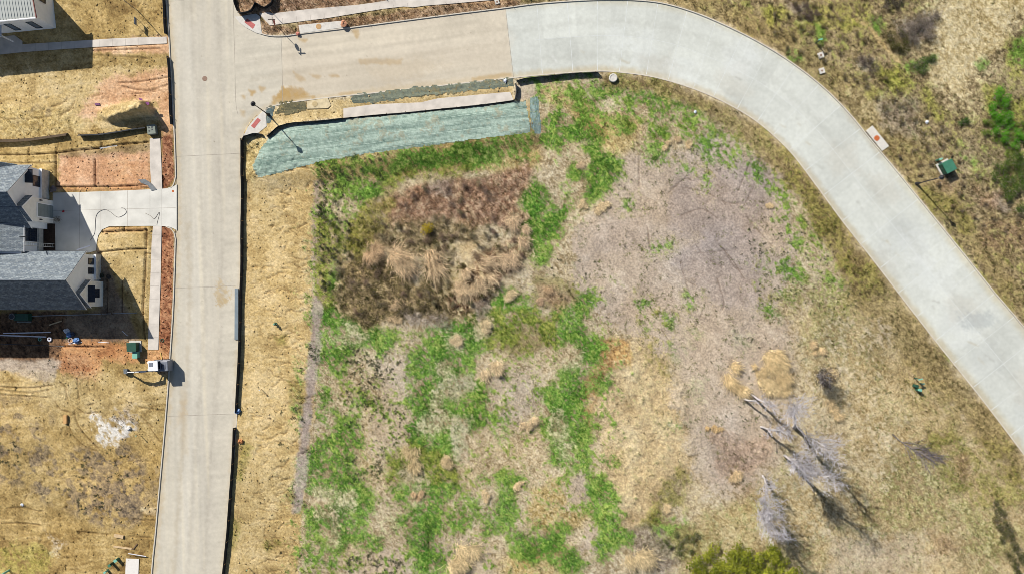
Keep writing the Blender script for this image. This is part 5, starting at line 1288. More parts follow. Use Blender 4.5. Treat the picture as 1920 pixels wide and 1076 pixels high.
# upper wall under the rake
uw = MB(); v = [P3(100, -10, zt), P3(105, 52, zt), P3(96, -58, zt), P3(95, -58, zt + 3.3)]
uw.add([P3(105, 52, zt - .01), P3(99.8, -3, zt - .01), P3(99.8, -3, zt + .55)], [(0, 1, 2)])
uw.build('rake_wall', M_white, h1, world=True)
def south_window(parent, x0, x1, z0, z1, yoff=0.0):
    """window on the slightly turned south wall"""
    A, B = Vector((*G(106, 54), 0)), Vector((*G(28, 61.5), 0)); u = (B - A).normalized(); n = Vector((u.y, -u.x, 0)); 
    if n.y > 0: n = -n
    p0 = A + u * ((106 - x0) / S); p1 = A + u * ((106 - x1) / S)
    fr_ = MB(); q = lambda p, o, z: p + n * o + Vector((0, 0, z))
    def bar(pa, pb, za, zb, o):
        fr_.add([q(pa, .0, za), q(pb, .0, za), q(pb, .0, zb), q(pa, .0, zb), q(pa, o, za), q(pb, o, za), q(pb, o, zb), q(pa, o, zb)], [(0, 1, 2, 3), (7, 6, 5, 4), (0, 4, 5, 1), (1, 5, 6, 2), (2, 6, 7, 3), (3, 7, 4, 0)])
    bar(p0, p1, z1, z1 + .08, .06); bar(p0, p1, z0 - .08, z0, .09); bar(p0 + u * -.08, p0, z0 - .08, z1 + .08, .062); bar(p1, p1 + u * .08, z0 - .08, z1 + .08, .062)
    o = fr_.build('window', M_dark, parent, world=True)
    g_ = MB(); g_.add([q(p0, .025, z0), q(p1, .025, z0), q(p1, .025, z1), q(p0, .025, z1)], [(0, 1, 2, 3)]); g_.build('pane', mat('sky glass', alb(120, 140, 160), .1, .1, 1, 0, 0, .6), o, world=True)
for x0, x1 in ((86, 76), (46, 36)): south_window(h1, x0, x1, .9, 3.0)
ew = east_window(h1, 103.0, 8, 18, 2.2, 3.6)
pc = MB(); pc.box(((X(-60) + X(28)) / 2, Y(70), 2.75), (X(28) - X(-60), 1.6, .16)); pc.box(((X(-60) + X(28)) / 2, Y(80.5), 2.62), (X(28) - X(-60), .08, .3)); pc.build('porch_roof', mat('pale blue canopy', alb(206, 222, 244), .6, .06), h1, world=True)
po = MB()
for x in (-20, 26): po.box((X(x), Y(79), 1.35), (.14, .14, 2.66))
po.build('porch_post', M_trim, h1, world=True)

# --- corner of the next house at the bottom left
h3 = thing('neighbour_house', 'corner of a house with teal metal roof edge at the bottom left', 'house', P3(-10, 1110, 0))
MB().box((X(-30), Y(1140), 1.7), (X(24) - X(-84), 8.0, 3.4)).build('wall', M_white, h3, world=True)
rr = MB().slab([P3(-120, 1078, 3.55), P3(46, 1086, 3.55), P3(46, 1200, 4.2), P3(-120, 1200, 4.2)], .16).build('roof', mat('teal metal', alb(150, 196, 186), .5, .06), h3, world=True)
MB().tube([P3(-120, 1077, 3.52), P3(46, 1085, 3.52)], .10, 6).build('gutter', M_seamw, rr, world=True)
# ------------------------------------------------------------------ silt fences
M_fabric = mat('black silt fabric', (.018, .021, .026), .75, .35, 4, .3)
M_tan = mat('faded brown fabric', alb(84, 70, 54), .9, .25, 4, .3)
M_stake = mat('wooden stake', alb(176, 140, 98), .85, .2, 5)
def silt_fence(s, label, h=.62, sp=2.6, m=None, seed=1, lean=.14, group='silt fences along the kerbs'):
    r = random.Random(seed)
    p = catmull(pp(s) if isinstance(s, str) else s, 5)
    x0, y0 = G(*p[0]); z = lambda q: max(float(zat(q[0], q[1])), .02) if float(RD[min(NY - 1, max(0, int((q[1] - gy[0]) / GS))), min(NX - 1, max(0, int((q[0] - gx[0]) / GS)))]) < 0 else .05
    t = thing('silt_fence', label, 'silt fence', (x0, y0, 0), 0, group)
    d = np.gradient(p, axis=0); d /= np.linalg.norm(d, axis=1)[:, None]
    vs, fs = [], []; n = len(p)
    for i, q in enumerate(p):
        nx, ny = -d[i][1], d[i][0]
        wob = .03 * math.sin(i * .21 + seed) + r.gauss(0, .004); hh = h * 1.12 * (1 + .05 * math.sin(i * .17 + 1) + r.gauss(0, .008)); zz = z(q)
        gx_, gy_ = G(*q)
        for k, (zq, off) in enumerate(((-.05, 0), (hh * .55, lean * .3 + wob * .5), (hh, lean + wob))):
            for sgn in (-.012, .012):
                vs.append((gx_ + nx * (off + sgn), gy_ - ny * (off + sgn), zz + zq))
    for i in range(n - 1):
        a, b = i * 6, (i + 1) * 6
        for k in (0, 2):
            fs += [(a + k, b + k, b + k + 2, a + k + 2), (a + k + 3, b + k + 3, b + k + 1, a + k + 1)]
        fs.append((a + 4, b + 4, b + 5, a + 5))
    mb_ = MB().add(vs, fs); mb_.build('fabric', m or M_fabric, t, world=True)
    L = np.concatenate([[0], np.cumsum(np.linalg.norm(np.diff(p, axis=0), axis=1))]) / S
    k = 0.2
    while k < L[-1]:
        qx, qy = np.interp(k, L, p[:, 0]), np.interp(k, L, p[:, 1]); a, b = G(qx, qy); zz = z((qx, qy))
        MB().box((a, b, zz + h * .55), (.05, .05, h * 1.25)).build('stake', M_stake, t, world=True)
        k += sp * r.uniform(.8, 1.2)
    return t
silt_fence('o:457,262 457,330 457,420 456,500 454,560 453,620 450,700 446,772', 'long black silt fence down the east kerb of the straight street', seed=1)
silt_fence('o:443,800 440,850 435,930 431,985 426,1035 420,1100', 'black silt fence by the lower east kerb, below the blue scrap', seed=2)
silt_fence('o:456,262 459,257 466,254 476,251 486,251 495,254', 'short black silt fence hooking round the tactile ramp at the corner', seed=3)
silt_fence('o:503,258 512,250 524,239 536,235 550,232 620,226 700,217 780,210 850,203 920,195 965,189', 'black silt fence between the muddy pavement and the teal blanket', seed=4)
silt_fence('o:965,188 967,176 967,166 966,158', 'short black silt fence at the end of the muddy pavement', seed=5, sp=1.2)
silt_fence('o:968,153 980,149 1000,146 1040,142 1080,139 1122,137', 'black silt fence along the inner kerb at the start of the curve', seed=6)
silt_fence('o:443,-40 443,0 445,12 450,25', 'black silt fence down the kerb at the top corner', seed=7)
silt_fence('o:450,27 462,26 474,22 482,8 492,14 500,17 508,12 513,2 511,-30', 'black silt fence zigzagging behind the north tactile ramp', seed=8, h=.8)
silt_fence('o:309,-30 311,20 312,45 314,66', 'black silt fence on the west kerb above the narrow pavement', seed=9, h=.5)
silt_fence('o:318,108 320,130 322,170 323,205 325,235', 'black silt fence on the west kerb beside the pink soil', seed=10, h=.5)
silt_fence('o:-30,263 30,261 60,259 100,254 128,250', 'fallen brown silt fence lying across the west lot', seed=11, h=.55, m=M_tan, lean=.5)
silt_fence('o:150,253 190,251 218,247 250,242 275,239', 'black silt fence in front of the added mound on the west lot', seed=12, h=.55, lean=.3)

# ------------------------------------------------------------------ erosion blankets
def cover(name, poly, label, base, dark, soil, ang, group, n=3, seed=0, amp=.5, lift=.035):
    pl = pp(poly) if isinstance(poly, str) else poly
    d = sdist(PX, PY, pl) + n * (NW2 + NF)
    ca, sa = math.cos(ang), math.sin(ang); u = PX * ca + PY * sa; v_ = -PX * sa + PY * ca
    st = fbm(u / 60, v_ / 4.5, 31 + seed, 3) - .5; st2 = fbm(u / 5, v_ / 5, 33 + seed, 2) - .5
    t = np.clip(.56 + amp * (2.3 * st + 1.0 * st2 + .5 * NG), 0, 1)[..., None]
    c = np.array(alb(*dark)) * (1 - t) + np.array(alb(*base)) * t
    sm = np.abs(((v_ + 2.5 * NW1 + 60) / 13.5) % 1 - .5); t = np.clip(t + .55 * sstep(.07, .02, sm)[..., None] - .4 * sstep(.13, .07, np.abs(sm - .1))[..., None] * .5, 0, 1)
    c = np.array(alb(*dark)) * (1 - t) + np.array(alb(*base)) * t
    ms = sstep(.22, .36, NW1 * 1.0 + 1.1 * NW2 + .3 * NG)[..., None] * .6
    c = c * (1 - ms) + np.array(alb(*soil)) * ms
    o = sheet(name, d > 0, Zland + lift + .05 * st, c, M_blank)
    return tag(o, label, 'erosion blanket', group)
M_blank = tonemat('woven blanket', .16, 5.0, .5, .9, 26.0)
cover('erosion_blanket', blanket_poly, 'large pale teal erosion blanket on the bank south of the silt fence', (186, 206, 192), (108, 132, 122), (162, 156, 130), -.14, 'erosion blankets')
cover('erosion_blanket', 'o:994,186 1007,184 1011,220 1014,250 1005,252 998,240', 'narrow grey-teal erosion blanket strip at the east end of the large one', (168, 190, 184), (108, 132, 130), (150, 140, 116), 1.4, 'erosion blankets', 2, 3)
cover('erosion_blanket', 'j:-210,450 -200,420 0,412 400,360 700,330 1000,300 1320,270 1400,262 1400,330 1250,350 1000,375 800,395 560,420 300,450 0,495 -210,505', 'dark grey-green erosion blanket strip along the kerb of the cross street', (142, 148, 128), (94, 104, 96), (150, 132, 88), -.12, 'erosion blankets', 7, 5, .7)
cover('erosion_blanket', 'i:540,330 620,322 790,310 796,380 640,430 520,420', 'weathered erosion blanket between the corner ramp and the concrete inlet', (136, 128, 96), (84, 86, 70), (190, 166, 112), -.1, 'erosion blankets', 9, 7, .6)
cover('erosion_blanket', 'i:412,380 440,360 480,360 470,440 440,520 414,520', 'small grey-teal erosion blanket piece beside the corner tactile ramp', (128, 144, 142), (84, 100, 102), (180, 156, 104), -.1, 'erosion blankets', 4, 9, .6)

# ------------------------------------------------------------------ street lamps and signs
M_pole = mat('dark bronze pole', (.022, .022, .026), .5, .25, 4)
M_steel = mat('galvanised post', alb(150, 150, 152), .45, .15, 4, 0, .5)
M_lens = mat('frosted lamp glass', alb(196, 204, 214), .3, .08)
def lamp(px, py, hgt, label, arm=(0, 0)):
    x, y = G(px, py)
    t = thing('street_lamp', label, 'street lamp', (x, y, float(zat(px, py)) - .02), 0, 'street lamps')
    MB().lathe([(.24, 0), (.24, .08), (.19, .18), (.16, .55), (.12, .75), (.09, .9)], n=14).build('base', M_pole, t)
    MB().lathe([(.075, .85), (.06, hgt * .55), (.05, hgt - .85)], n=10).build('pole', M_pole, t)
    h_ = MB().lathe([(.05, hgt - .9), (.10, hgt - .84), (.13, hgt - .76), (.16, hgt - .72), (.22, hgt - .35), (.12, hgt - .3)], n=12).build('lantern', M_lens, t)
    MB().lathe([(.31, hgt - .36), (.32, hgt - .30), (.24, hgt - .18), (.13, hgt - .06), (.05, hgt - .02), (.04, hgt + .10), (.01, hgt + .16)], n=14).build('cap', M_pole, h_)
    for k in range(4):
        a = math.pi / 4 + k * math.pi / 2
        MB().tube([(.14 * math.cos(a), .14 * math.sin(a), hgt - .76), (.25 * math.cos(a), .25 * math.sin(a), hgt - .34)], .018, 5).build('cage_bar', M_pole, h_)
    return t
lamp(504, 216, 6.45, 'dark lamp post standing at the street corner beside the teal blanket')
lamp(1718, 345, 6.3, 'dark lamp post on the verge of the curved street beside the green transformer')

t = thing('street_sign', 'street sign post with two crossing name blades and an octagon below', 'street sign', (*G(525, 55), .05))
MB().tube([(0, 0, 0), (0, 0, 3.62)], .032, 8).build('post', M_steel, t)
M_blade2 = mat('dark sign blade', alb(66, 50, 44), .5, .1)
MB().box((0, 0, 3.52), (.92, .03, .2)).build('name_blade', M_blade2, t)
MB().box((0, 0, 3.30), (.03, .92, .2)).build('name_blade', M_blade2, t)
oc = MB(); a8 = [(math.cos(R(22.5 + 45 * k)) * .41, math.sin(R(22.5 + 45 * k)) * .41) for k in range(8)]
oc.add([(.045, p[0], 2.65 + p[1]) for p in a8] + [(.06, p[0], 2.65 + p[1]) for p in a8], [tuple(range(8))[::-1], tuple(range(8, 16))] + [(i, (i + 1) % 8, 8 + (i + 1) % 8, 8 + i) for i in range(8)])
o = oc.build('octagon_panel', mat('red sign face', alb(176, 40, 40), .5, .05), t)
t = thing('marker_stake', 'thin tan stake leaning beside the zigzag silt fence', 'stake', (*G(514, 28), .05))
MB().tube([(0, 0, 0), (-.02, .03, 1.45)], .03, 6).build('shaft', M_stake, t); MB().box((-.02, .03, 1.4), (.05, .06, .16)).build('tape', mat('orange tape', alb(220, 140, 80), .7, .1), t)
t = thing('sign_post', 'grey steel post on the rough lot by the metal roofed house', 'post', (*G(260, 22), .05))
MB().tube([(0, 0, 0), (0, 0, 3.75)], .045, 8).build('shaft', M_steel, t); MB().lathe([(.05, 3.74), (.06, 3.78), (.02, 3.84)], n=8).build('cap', M_steel, t)
t = thing('yard_sign', 'small grey-blue yard sign on two legs near the steel post', 'yard sign', (*G(262, 46), .05))
MB().box((0, 0, 1.15), (.05, .95, .62)).build('panel', mat('grey-blue panel', alb(120, 132, 152), .6, .1), t)
for y in (-.4, .4): MB().tube([(0, y, 0), (0, y, 1.5)], .025, 6).build('leg', M_pole, t)

# ------------------------------------------------------------------ utility boxes, lids, hydrant
M_green = mat('green utility paint', alb(70, 128, 104), .5, .12, 2)
M_greend = mat('dark green utility paint', alb(44, 86, 70), .5, .15, 2)
M_teal = mat('pale teal plastic', alb(132, 196, 176), .5, .1, 2)
M_conc = mat('cast concrete', alb(216, 212, 204), .85, .1, 3, .2)
M_rust = mat('rusty iron lid', alb(196, 108, 62), .8, .2, 5, .3)
M_rustd = mat('brown iron lid', alb(150, 124, 108), .8, .15, 5, .3)
def transformer(px, py, rz, d, label, m, hood=.12):
    t = thing('transformer', label, 'transformer box', (*G(px, py), float(zat(px, py)) - .03), rz, 'ground transformers')
    w_, l_, h_ = d
    MB().box((0, 0, .07), (w_ + .45, l_ + .4, .16)).build('pad', M_conc, t, bevel=.02)
    MB().box((0, 0, .15 + h_ / 2), (w_, l_, h_)).build('cabinet', m, t, bevel=.03)
    MB().box((-.02, 0, .18 + h_), (w_ + .1, l_ + .08, .07)).build('lid', m, t, bevel=.02)
    MB().box((-w_ / 2 - .02, 0, .15 + h_ * .45), (.04, l_ * .9, h_ * .75)).build('door', M_greend, t)
    MB().box((-w_ / 2 - .05, l_ * .1, .15 + h_ * .5), (.05, .06, .16)).build('handle', M_steel, t)
    return t
transformer(1770, 315, R(28), (1.35, 1.45, 1.1), 'green transformer box on a pale pad beside the lamp post', M_green)
transformer(255, 649, R(2), (1.15, 1.1, 1.0), 'dark green transformer box at the end of the red soil strip', M_greend)
def pedestal(px, py, d, m, label, rz=0.0, name='utility_pedestal', cat='utility pedestal', cap=None):
    t = thing(name, label, cat, (*G(px, py), float(zat(px, py)) - .03), rz, 'small utility pedestals')
    MB().box((0, 0, d[2] / 2), d, taper=.92).build('body', m, t, bevel=.02)
    MB().box((0, 0, d[2] + .03), (d[0] * 1.08, d[1] * 1.08, .08)).build('cap', cap or m, t, bevel=.02)
    return t
pedestal(259, 664, (.62, .85, .8), M_teal, 'pale teal pedestal just below the dark green transformer')
pedestal(1756, 301, (.42, .22, 1.0), M_green, 'slim teal topped pedestal just above the transformer by the lamp post', R(20), cap=M_teal)
pedestal(1713, 722, (.42, .36, .75), M_greend, 'dark green pedestal by the lower curved street, left one of a pair', R(-20))
pedestal(1718, 729, (.48, .30, .85), M_green, 'pale topped pedestal right beside the dark green one by the lower curved street', R(-10), cap=M_teal)
def marker(px, py, h, label, w_=.55):
    t = thing('marker_post', label, 'marker post', (*G(px, py), float(zat(px, py)) - .03), R(12), 'marker posts by the curved street')
    MB().tube([(0, 0, 0), (0, 0, h)], .075, 8).build('shaft', M_greend, t); MB().box((0, 0, h), (w_, .18, .14)).build('head', M_teal, t, bevel=.02)
marker(1529, 82, 1.6, 'green marker post with pale head beyond the top of the curve')
marker(1714, 708, 1.6, 'tall green marker post above the pair of lower pedestals')
marker(1725, 718, .7, 'short teal marker post right of the pair of lower pedestals', .4)
def lidbox(px, py, s, label, rz=0.3, c=None):
    t = thing('meter_box', label, 'meter box', (*G(px, py), float(zat(px, py)) - .02), rz, 'concrete meter boxes')
    MB().box((0, 0, .09), (s, s, .20)).build('frame', c or M_conc, t, bevel=.015)
    MB().lathe([(.14, .18), (.14, .205), (.02, .21)], n=10).build('lid', M_rustd, t)
lidbox(1538, 105, .78, 'white square meter box right below the marker post beyond the curve')
lidbox(1540, 134, .74, 'white square meter box farther below the marker post, near the curve kerb')
lidbox(932, 5, .6, 'white square meter box on the brown verge at the top')
lidbox(1737, 266 + 34, .25, 'tiny white meter lid in the dry grass left of the transformer') if False else None
def inlet(k, label, zt, lid, lidm, z0=-.05, m=None):
    pl = FLAT[k]; cx = sum(p[0] for p in pl) / len(pl); cy = sum(p[1] for p in pl) / len(pl)
    t = thing('kerb_inlet', label, 'kerb inlet', (*G(cx, cy), 0), 0, 'kerb inlets')
    MB().prism([G(*p) for p in pl], z0, zt).build('slab', m or M_conc, t, world=True, bevel=.02)
    MB().lathe([(.37, 0), (.37, .02), (.30, .03), (.05, .035)], (*G(*lid), zt - .003), 20).build('lid', lidm, t, world=True)
    return t
inlet('inlet_north', 'white concrete kerb inlet with tan lid on the north kerb', .15, (598, 51), mat('tan iron lid', alb(196, 158, 112), .8, .12, 5))
inlet('inlet_south', 'muddy concrete kerb inlet with faded lid on the south kerb', .16, (591, 196), mat('muddy lid', alb(196, 176, 134), .9, .1, 5), m=mat('muddy concrete', alb(214, 198, 162), .9, .18, 2.0, .3))
ti = inlet('inlet_east', 'white concrete kerb inlet with rusty orange lid outside the curved street', .17, (1643, 260), M_rust)
# shaded throats of the inlets
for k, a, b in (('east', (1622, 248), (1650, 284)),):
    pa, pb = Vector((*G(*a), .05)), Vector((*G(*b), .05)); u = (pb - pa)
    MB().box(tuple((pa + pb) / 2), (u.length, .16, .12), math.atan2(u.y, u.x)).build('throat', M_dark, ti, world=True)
M_tact = mat('red tactile paving', alb(196, 112, 108), .8, .12, 4, .4)
def ramp(k, label, quad):
    pl = FLAT[k]; cx = sum(p[0] for p in pl) / len(pl); cy = sum(p[1] for p in pl) / len(pl)
    t = thing('kerb_ramp', label, 'kerb ramp', (*G(cx, cy), 0), 0, 'kerb ramps')
    MB().prism([G(*p) for p in pl], -.05, .075).build('slab', M_conc, t, world=True)
    o = MB().prism([G(*p) for p in quad], .06, .085).build('tactile_paving', M_tact, t, world=True)
    A, B, C, D = [Vector((*G(*p), 0)) for p in quad]; dm = MB()
    for i in range(12):
        for j in range(6):
            u, v_ = (i + .5) / 12, (j + .5) / 6
            p = (A * (1 - u) + B * u) * (1 - v_) + (D * (1 - u) + C * u) * v_
            dm.lathe([(.028, .084), (.018, .096)], (p.x, p.y, 0), 6)
    dm.build('dome', M_tact, o, world=True)
ramp('ramp_north', 'pale kerb ramp with red tactile paving at the north corner', pp('h:868,202 956,268 928,312 838,240'))
ramp('ramp_south', 'pale kerb ramp with red tactile paving at the south corner by the lamp', pp('i:325,470 356,492 292,572 260,548'))
def manhole(px, py, r_, label, m, z=.0):
    t = thing('manhole_cover', label, 'manhole cover', (*G(px, py), z), 0, 'manhole covers')
    MB().lathe([(r_, 0), (r_, .012), (r_ * .93, .012)], n=20).build('rim', M_rustd, t)
    MB().lathe([(r_ * .92, 0), (r_ * .92, .015), (r_ * .6, .018), (.03, .018)], n=20).build('lid', m, t)
manhole(384, 148, .34, 'brown manhole cover in the middle of the straight street', M_rustd)
manhole(325, 359, .16, 'small rusty valve cover where the driveway meets the street', M_rust, .128)
t = thing('manhole_riser', 'raised white concrete manhole ring with pinkish lid inside the curve', 'manhole ring', (*G(1149, 148), float(zat(1149, 150)) - .05))
MB().lathe([(.56, 0), (.56, .42), (.52, .45), (.40, .45), (.39, .40)], n=24).build('ring', M_conc, t); MB().lathe([(.395, .34), (.395, .37), (.05, .375)], n=20).build('lid', mat('pinkish lid', alb(206, 150, 124), .8, .12, 4), t)
t = thing('hydrant', 'green fire hydrant casting a shadow on the straw strip', 'fire hydrant', (*G(518, 607), float(zat(518, 607)) - .03))
MB().lathe([(.20, 0), (.20, .06), (.12, .08), (.12, .62), (.16, .64), (.16, .70), (.13, .74), (.10, .84), (.04, .90), (.03, .97)], n=14).build('barrel', M_greend, t, True)
for k, rz in enumerate((0, math.pi, math.pi / 2)):
    MB().tube([(.08 * math.cos(rz), .08 * math.sin(rz), .48), (.26 * math.cos(rz), .26 * math.sin(rz), .48)], .07, 8).build('outlet', M_green, t)
MB().lathe([(.10, .80), (.12, .84), (.05, .93)], n=10).build('bonnet', M_teal, t)
t = thing('meter_riser', 'grey concrete junction box with four dark holes beside the added mound', 'junction box', (*G(288, 245), .05), R(6))
MB().box((0, 0, .33), (1.1, 1.25, .66)).build('body', mat('grey concrete', alb(140, 148, 138), .85, .12, 3, .2), t, bevel=.03)
for a, b in ((-.25, .25), (.15, .28), (-.25, -.2), (.15, -.05)): MB().box((a, b, .662), (.22, .2, .012)).build('opening', M_dark, t)
t = thing('scrap_tarp', 'torn purple tarp scrap at the top of the added mound', 'tarp scrap', (*G(280, 196), 0))
qq = pp('b:1525,55 1560,60 1580,95 1630,95 1640,120 1600,135 1560,110')
nq = MB().prism([G(*q) for q in qq], 1.5, 1.53); nq.build('sheet', mat('purple tarp', alb(132, 60, 128), .6, .3, 3, .5), t, world=True)
for i, q in enumerate(('b:1010,85 1060,80 1065,105 1015,105',)):
    o = MB().prism([G(*p) for p in pp(q)], float(zat(183, 197)) + .02, float(zat(183, 197)) + .12).build('tarp_roll', mat('purple plastic', alb(116, 66, 110), .6, .2), None); tag(o, 'small purple tarp roll on the west lot left of the mound', 'tarp roll')

# ------------------------------------------------------------------ site clutter
def stick(name, label, cat, a, b, r_, m, z=None, group=None, n=8, za=None, zb=None):
    z0 = (float(zat(*a)) if za is None else za) + r_; z1 = (float(zat(*b)) if zb is None else zb) + r_
    ax, ay = G(*a); bx, by = G(*b)
    o = MB().tube([(0, 0, z0), (bx - ax, by - ay, z1)], r_, n).build(name, m)
    o.location = (ax, ay, 0); return tag(o, label, cat, group)
def board(label, a, b, wd, m, th=.06, name='board', cat='board', z=None, group=None):
    ax, ay = G(*a); bx, by = G(*b); L = math.hypot(bx - ax, by - ay)
    zz = (float(zat((a[0] + b[0]) / 2, (a[1] + b[1]) / 2)) if z is None else z) + .04
    o = MB().box((0, 0, th / 2), (L, wd, th)).build(name, m, bevel=.006)
    o.location = ((ax + bx) / 2, (ay + by) / 2, zz); o.rotation_euler = (0, 0, math.atan2(by - ay, bx - ax)); return tag(o, label, cat, group)
M_pvc = mat('white plastic pipe', alb(240, 240, 250), .4, .04)
M_cond = mat('grey conduit', alb(176, 178, 182), .5, .1)
stick('plastic_pipe', 'upper of two long white plastic pipes on the dark soil', 'pipe', (8, 624.2), (96, 622.2), .075, M_pvc)
stick('plastic_pipe', 'lower of two long white plastic pipes on the dark soil', 'pipe', (-20, 627), (88, 631), .085, M_pvc)
stick('plastic_pipe', 'short white plastic pipe lying in the shaded soil by the pavement', 'pipe', (230, 620), (240, 629), .035, M_pvc)
stick('plastic_pipe', 'white plastic pipe by the kerb at the bottom left', 'pipe', (246, 1033), (276, 1041), .06, M_pvc, za=.75, zb=.25)
stick('plastic_pipe', 'thin white pipe on the edge of the red soil', 'pipe', (185, 640.5), (205, 642), .035, M_pvc)
stick('conduit', 'long thin grey conduit lying along the shaded side of the gabled house', 'conduit', (60, 592), (190, 588.5), .05, M_cond)
stick('conduit', 'grey conduit running to the pavement past the house shadow', 'conduit', (192, 588), (258, 586), .04, M_cond)
stick('black_hose', 'black hose along the trench in the red soil', 'hose', (0, 644), (120, 648.5), .04, M_dark)
board('weathered grey board on the dark soil left of the white rings', (33, 603), (60, 603), .16, mat('grey board', alb(160, 158, 150), .8, .15))
board('weathered board leaning askew on the dark soil', (93, 609), (117, 601), .16, M_wood)
board('short thick timber block on the west lot', (125, 777), (125, 793), .42, mat('orange timber', alb(214, 168, 112), .8, .12), .28, 'timber_block', 'timber')
board('short thick timber plank near the lower west kerb', (216, 1002), (233, 1005), .42, M_wood, .2, 'timber_plank', 'timber')
board('long pale timber plank near the lower west kerb', (214, 1023), (248, 1027.5), .24, M_wood, .08, 'timber_plank', 'timber')
board('narrow brown plank beside the white pipe at the bottom left', (250, 1029), (258, 1018), .14, mat('brown plank', alb(130, 104, 80), .85, .15), .06, 'timber_plank', 'timber')
board('thin yellow timber by the excavator', (302, 660), (305, 676), .12, mat('yellow timber', alb(222, 190, 110), .8, .1), .06, 'timber_plank', 'timber')
board('short timber piece on the rough soil below the excavator', (287, 723), (304, 720), .14, M_wood, .06, 'timber_plank', 'timber')
board('white panel lying on the lot at the bottom left', (249.5, 1046), (246.5, 1120), 1.75, mat('white board', alb(236, 232, 226), .6, .04), .05, 'ground_sheet', 'panel')
board('long grey filter board standing in the east gutter of the straight street', (444, 541), (443.5, 636), .46, mat('blue grey board', alb(128, 142, 152), .7, .12, 1.5), .14, 'gutter_board', 'gutter board', z=-.03)
def ring(px, py, R_, r_, m, label, name='pipe_ring'):
    o = MB().tube([(R_ * math.cos(a), R_ * math.sin(a), 0) for a in np.linspace(0, 2 * math.pi, 21)], r_, 8, False).build(name, m, smooth=True)
    o.location = (*G(px, py), float(zat(px, py)) + r_); return tag(o, label, 'ring')
ring(75.5, 635.5, .2, .05, M_teal, 'teal plastic ring on the dark soil below the white pipes')
ring(94.5, 635.5, .22, .10, M_pvc, 'white plastic ring on the dark soil right of the teal one')
ring(305, 637.5, .2, .05, M_greend, 'dark green ring on the red soil beside the kerb')
def crumple(px, py, rad, m, label, seed, name='plastic_bag', cat='bag', group=None, flat=.7, z=None):
    r = random.Random(seed); n, k = 9, 6; vs = []; 
    for j in range(k + 1):
        ph = math.pi * j / k
        for i in range(n):
            a = 2 * math.pi * i / n; q = rad * r.uniform(.65, 1.2)
            vs.append((q * math.sin(ph) * math.cos(a), q * math.sin(ph) * math.sin(a), max(0, (q * math.cos(ph) * flat + rad * flat * .7))))
    fs = [(j * n + i, j * n + (i + 1) % n, (j + 1) * n + (i + 1) % n, (j + 1) * n + i) for j in range(k) for i in range(n)]
    o = MB().add(vs, fs).build(name, m); o.location = (*G(px, py), (float(zat(px, py)) if z is None else z) - .02)
    return tag(o, label, cat, group)
M_bagw = mat('white plastic film', alb(226, 232, 244), .4, .1, 6); M_bagb = mat('blue plastic film', alb(96, 136, 190), .4, .2, 6)
crumple(127, 620, .42, M_bagw, 'white plastic bag at the top of the rubbish heap by the house shadow', 1)
crumple(131, 627, .40, M_bagb, 'blue plastic bag in the rubbish heap, below the white one', 2)
crumple(138, 626, .30, mat('dark plastic film', alb(70, 74, 92), .4, .2, 6), 'dark plastic bag at the right of the rubbish heap', 3)
crumple(146, 637, .42, M_bagb, 'pale blue plastic bag at the lower right of the rubbish heap', 4)
ring(134, 638, .3, .07, mat('pale hose', alb(214, 190, 180), .5, .1), 'pale coiled hose at the foot of the rubbish heap', 'hose_coil')
crumple(126, 633, .13, mat('lime plastic', alb(120, 220, 150), .5, .1), 'small lime green can beside the rubbish heap', 6, 'paint_can', 'can')
stick('plastic_pipe', 'thin pale pipe at the lower edge of the rubbish heap', 'pipe', (130, 644.5), (155, 641), .04, M_pvc)
crumple(447, 770, .42, M_bagb, 'blue plastic scrap caught at the east kerb of the straight street', 8, 'plastic_scrap', 'scrap', z=.05)
crumple(452, 826, .38, mat('orange sack', alb(206, 140, 88), .8, .2, 5), 'orange-brown sack by the lower east kerb', 9, 'sack', 'sack', z=.08)
crumple(646, 47, .5, mat('red clay clod', alb(206, 150, 118), .9, .2, 5, .4), 'reddish heap of clay on the north inlet slab', 10, 'clay_heap', 'heap', z=.14)
crumple(559, 65, .26, mat('pink sack', alb(214, 138, 122), .8, .15, 5), 'small pink sandbag on the north kerb beside the inlet', 11, 'sandbag', 'sandbag', z=.13)
crumple(947, 153, .28, M_bagw, 'white plastic scrap at the end of the south kerb verge', 12, 'plastic_scrap', 'scrap')
crumple(1303, 211, .22, M_bagw, 'small white litter scrap in the grass inside the curve', 13, 'plastic_scrap', 'scrap')
crumple(1737, 230, .24, M_bagw, 'small white litter scrap in the weeds beyond the curve', 14, 'plastic_scrap', 'scrap')
crumple(243, 802, .28, mat('chalky lump', alb(232, 230, 226), .9, .06), 'white lump at the right end of the powder patch', 15, 'chalk_lump', 'lump')
crumple(43, 945, .22, M_bagw, 'small white scrap on the rough lower west lot', 16, 'plastic_scrap', 'scrap')
crumple(108, 652, .01, M_bagw, 'x', 17) if False else None
def post(px, py, h, label, m=None, head=None):
    t = thing('marker_stake', label, 'stake', (*G(px, py), float(zat(px, py)) - .03))
    MB().tube([(0, 0, 0), (.02, -.02, h)], .035, 6).build('shaft', m or M_stake, t)
    MB().box((.02, -.02, h), (.14, .10, .12)).build('head', head or M_stake, t)
post(263, 813, 1.15, 'white topped stake right of the white powder patch', M_stake, M_teal)
post(491, 729, 1.0, 'pale topped stake in the middle of the straw strip', M_stake, M_bagw)
post(467, 1063, .9, 'teal topped stake at the bottom of the straw strip', M_stake, M_teal)
pedestal(212, 1055, (.34, .34, .9), M_greend, 'dark green pedestal at the bottom left, right one of the pair', R(30), cap=M_green)
pedestal(222, 1047, (.42, .34, .75), M_green, 'teal green pedestal at the bottom left, upper one', R(30), cap=M_teal)
pedestal(203, 1068, (.34, .24, .8), M_teal, 'pale teal pedestal at the bottom left, lowest one', R(35))
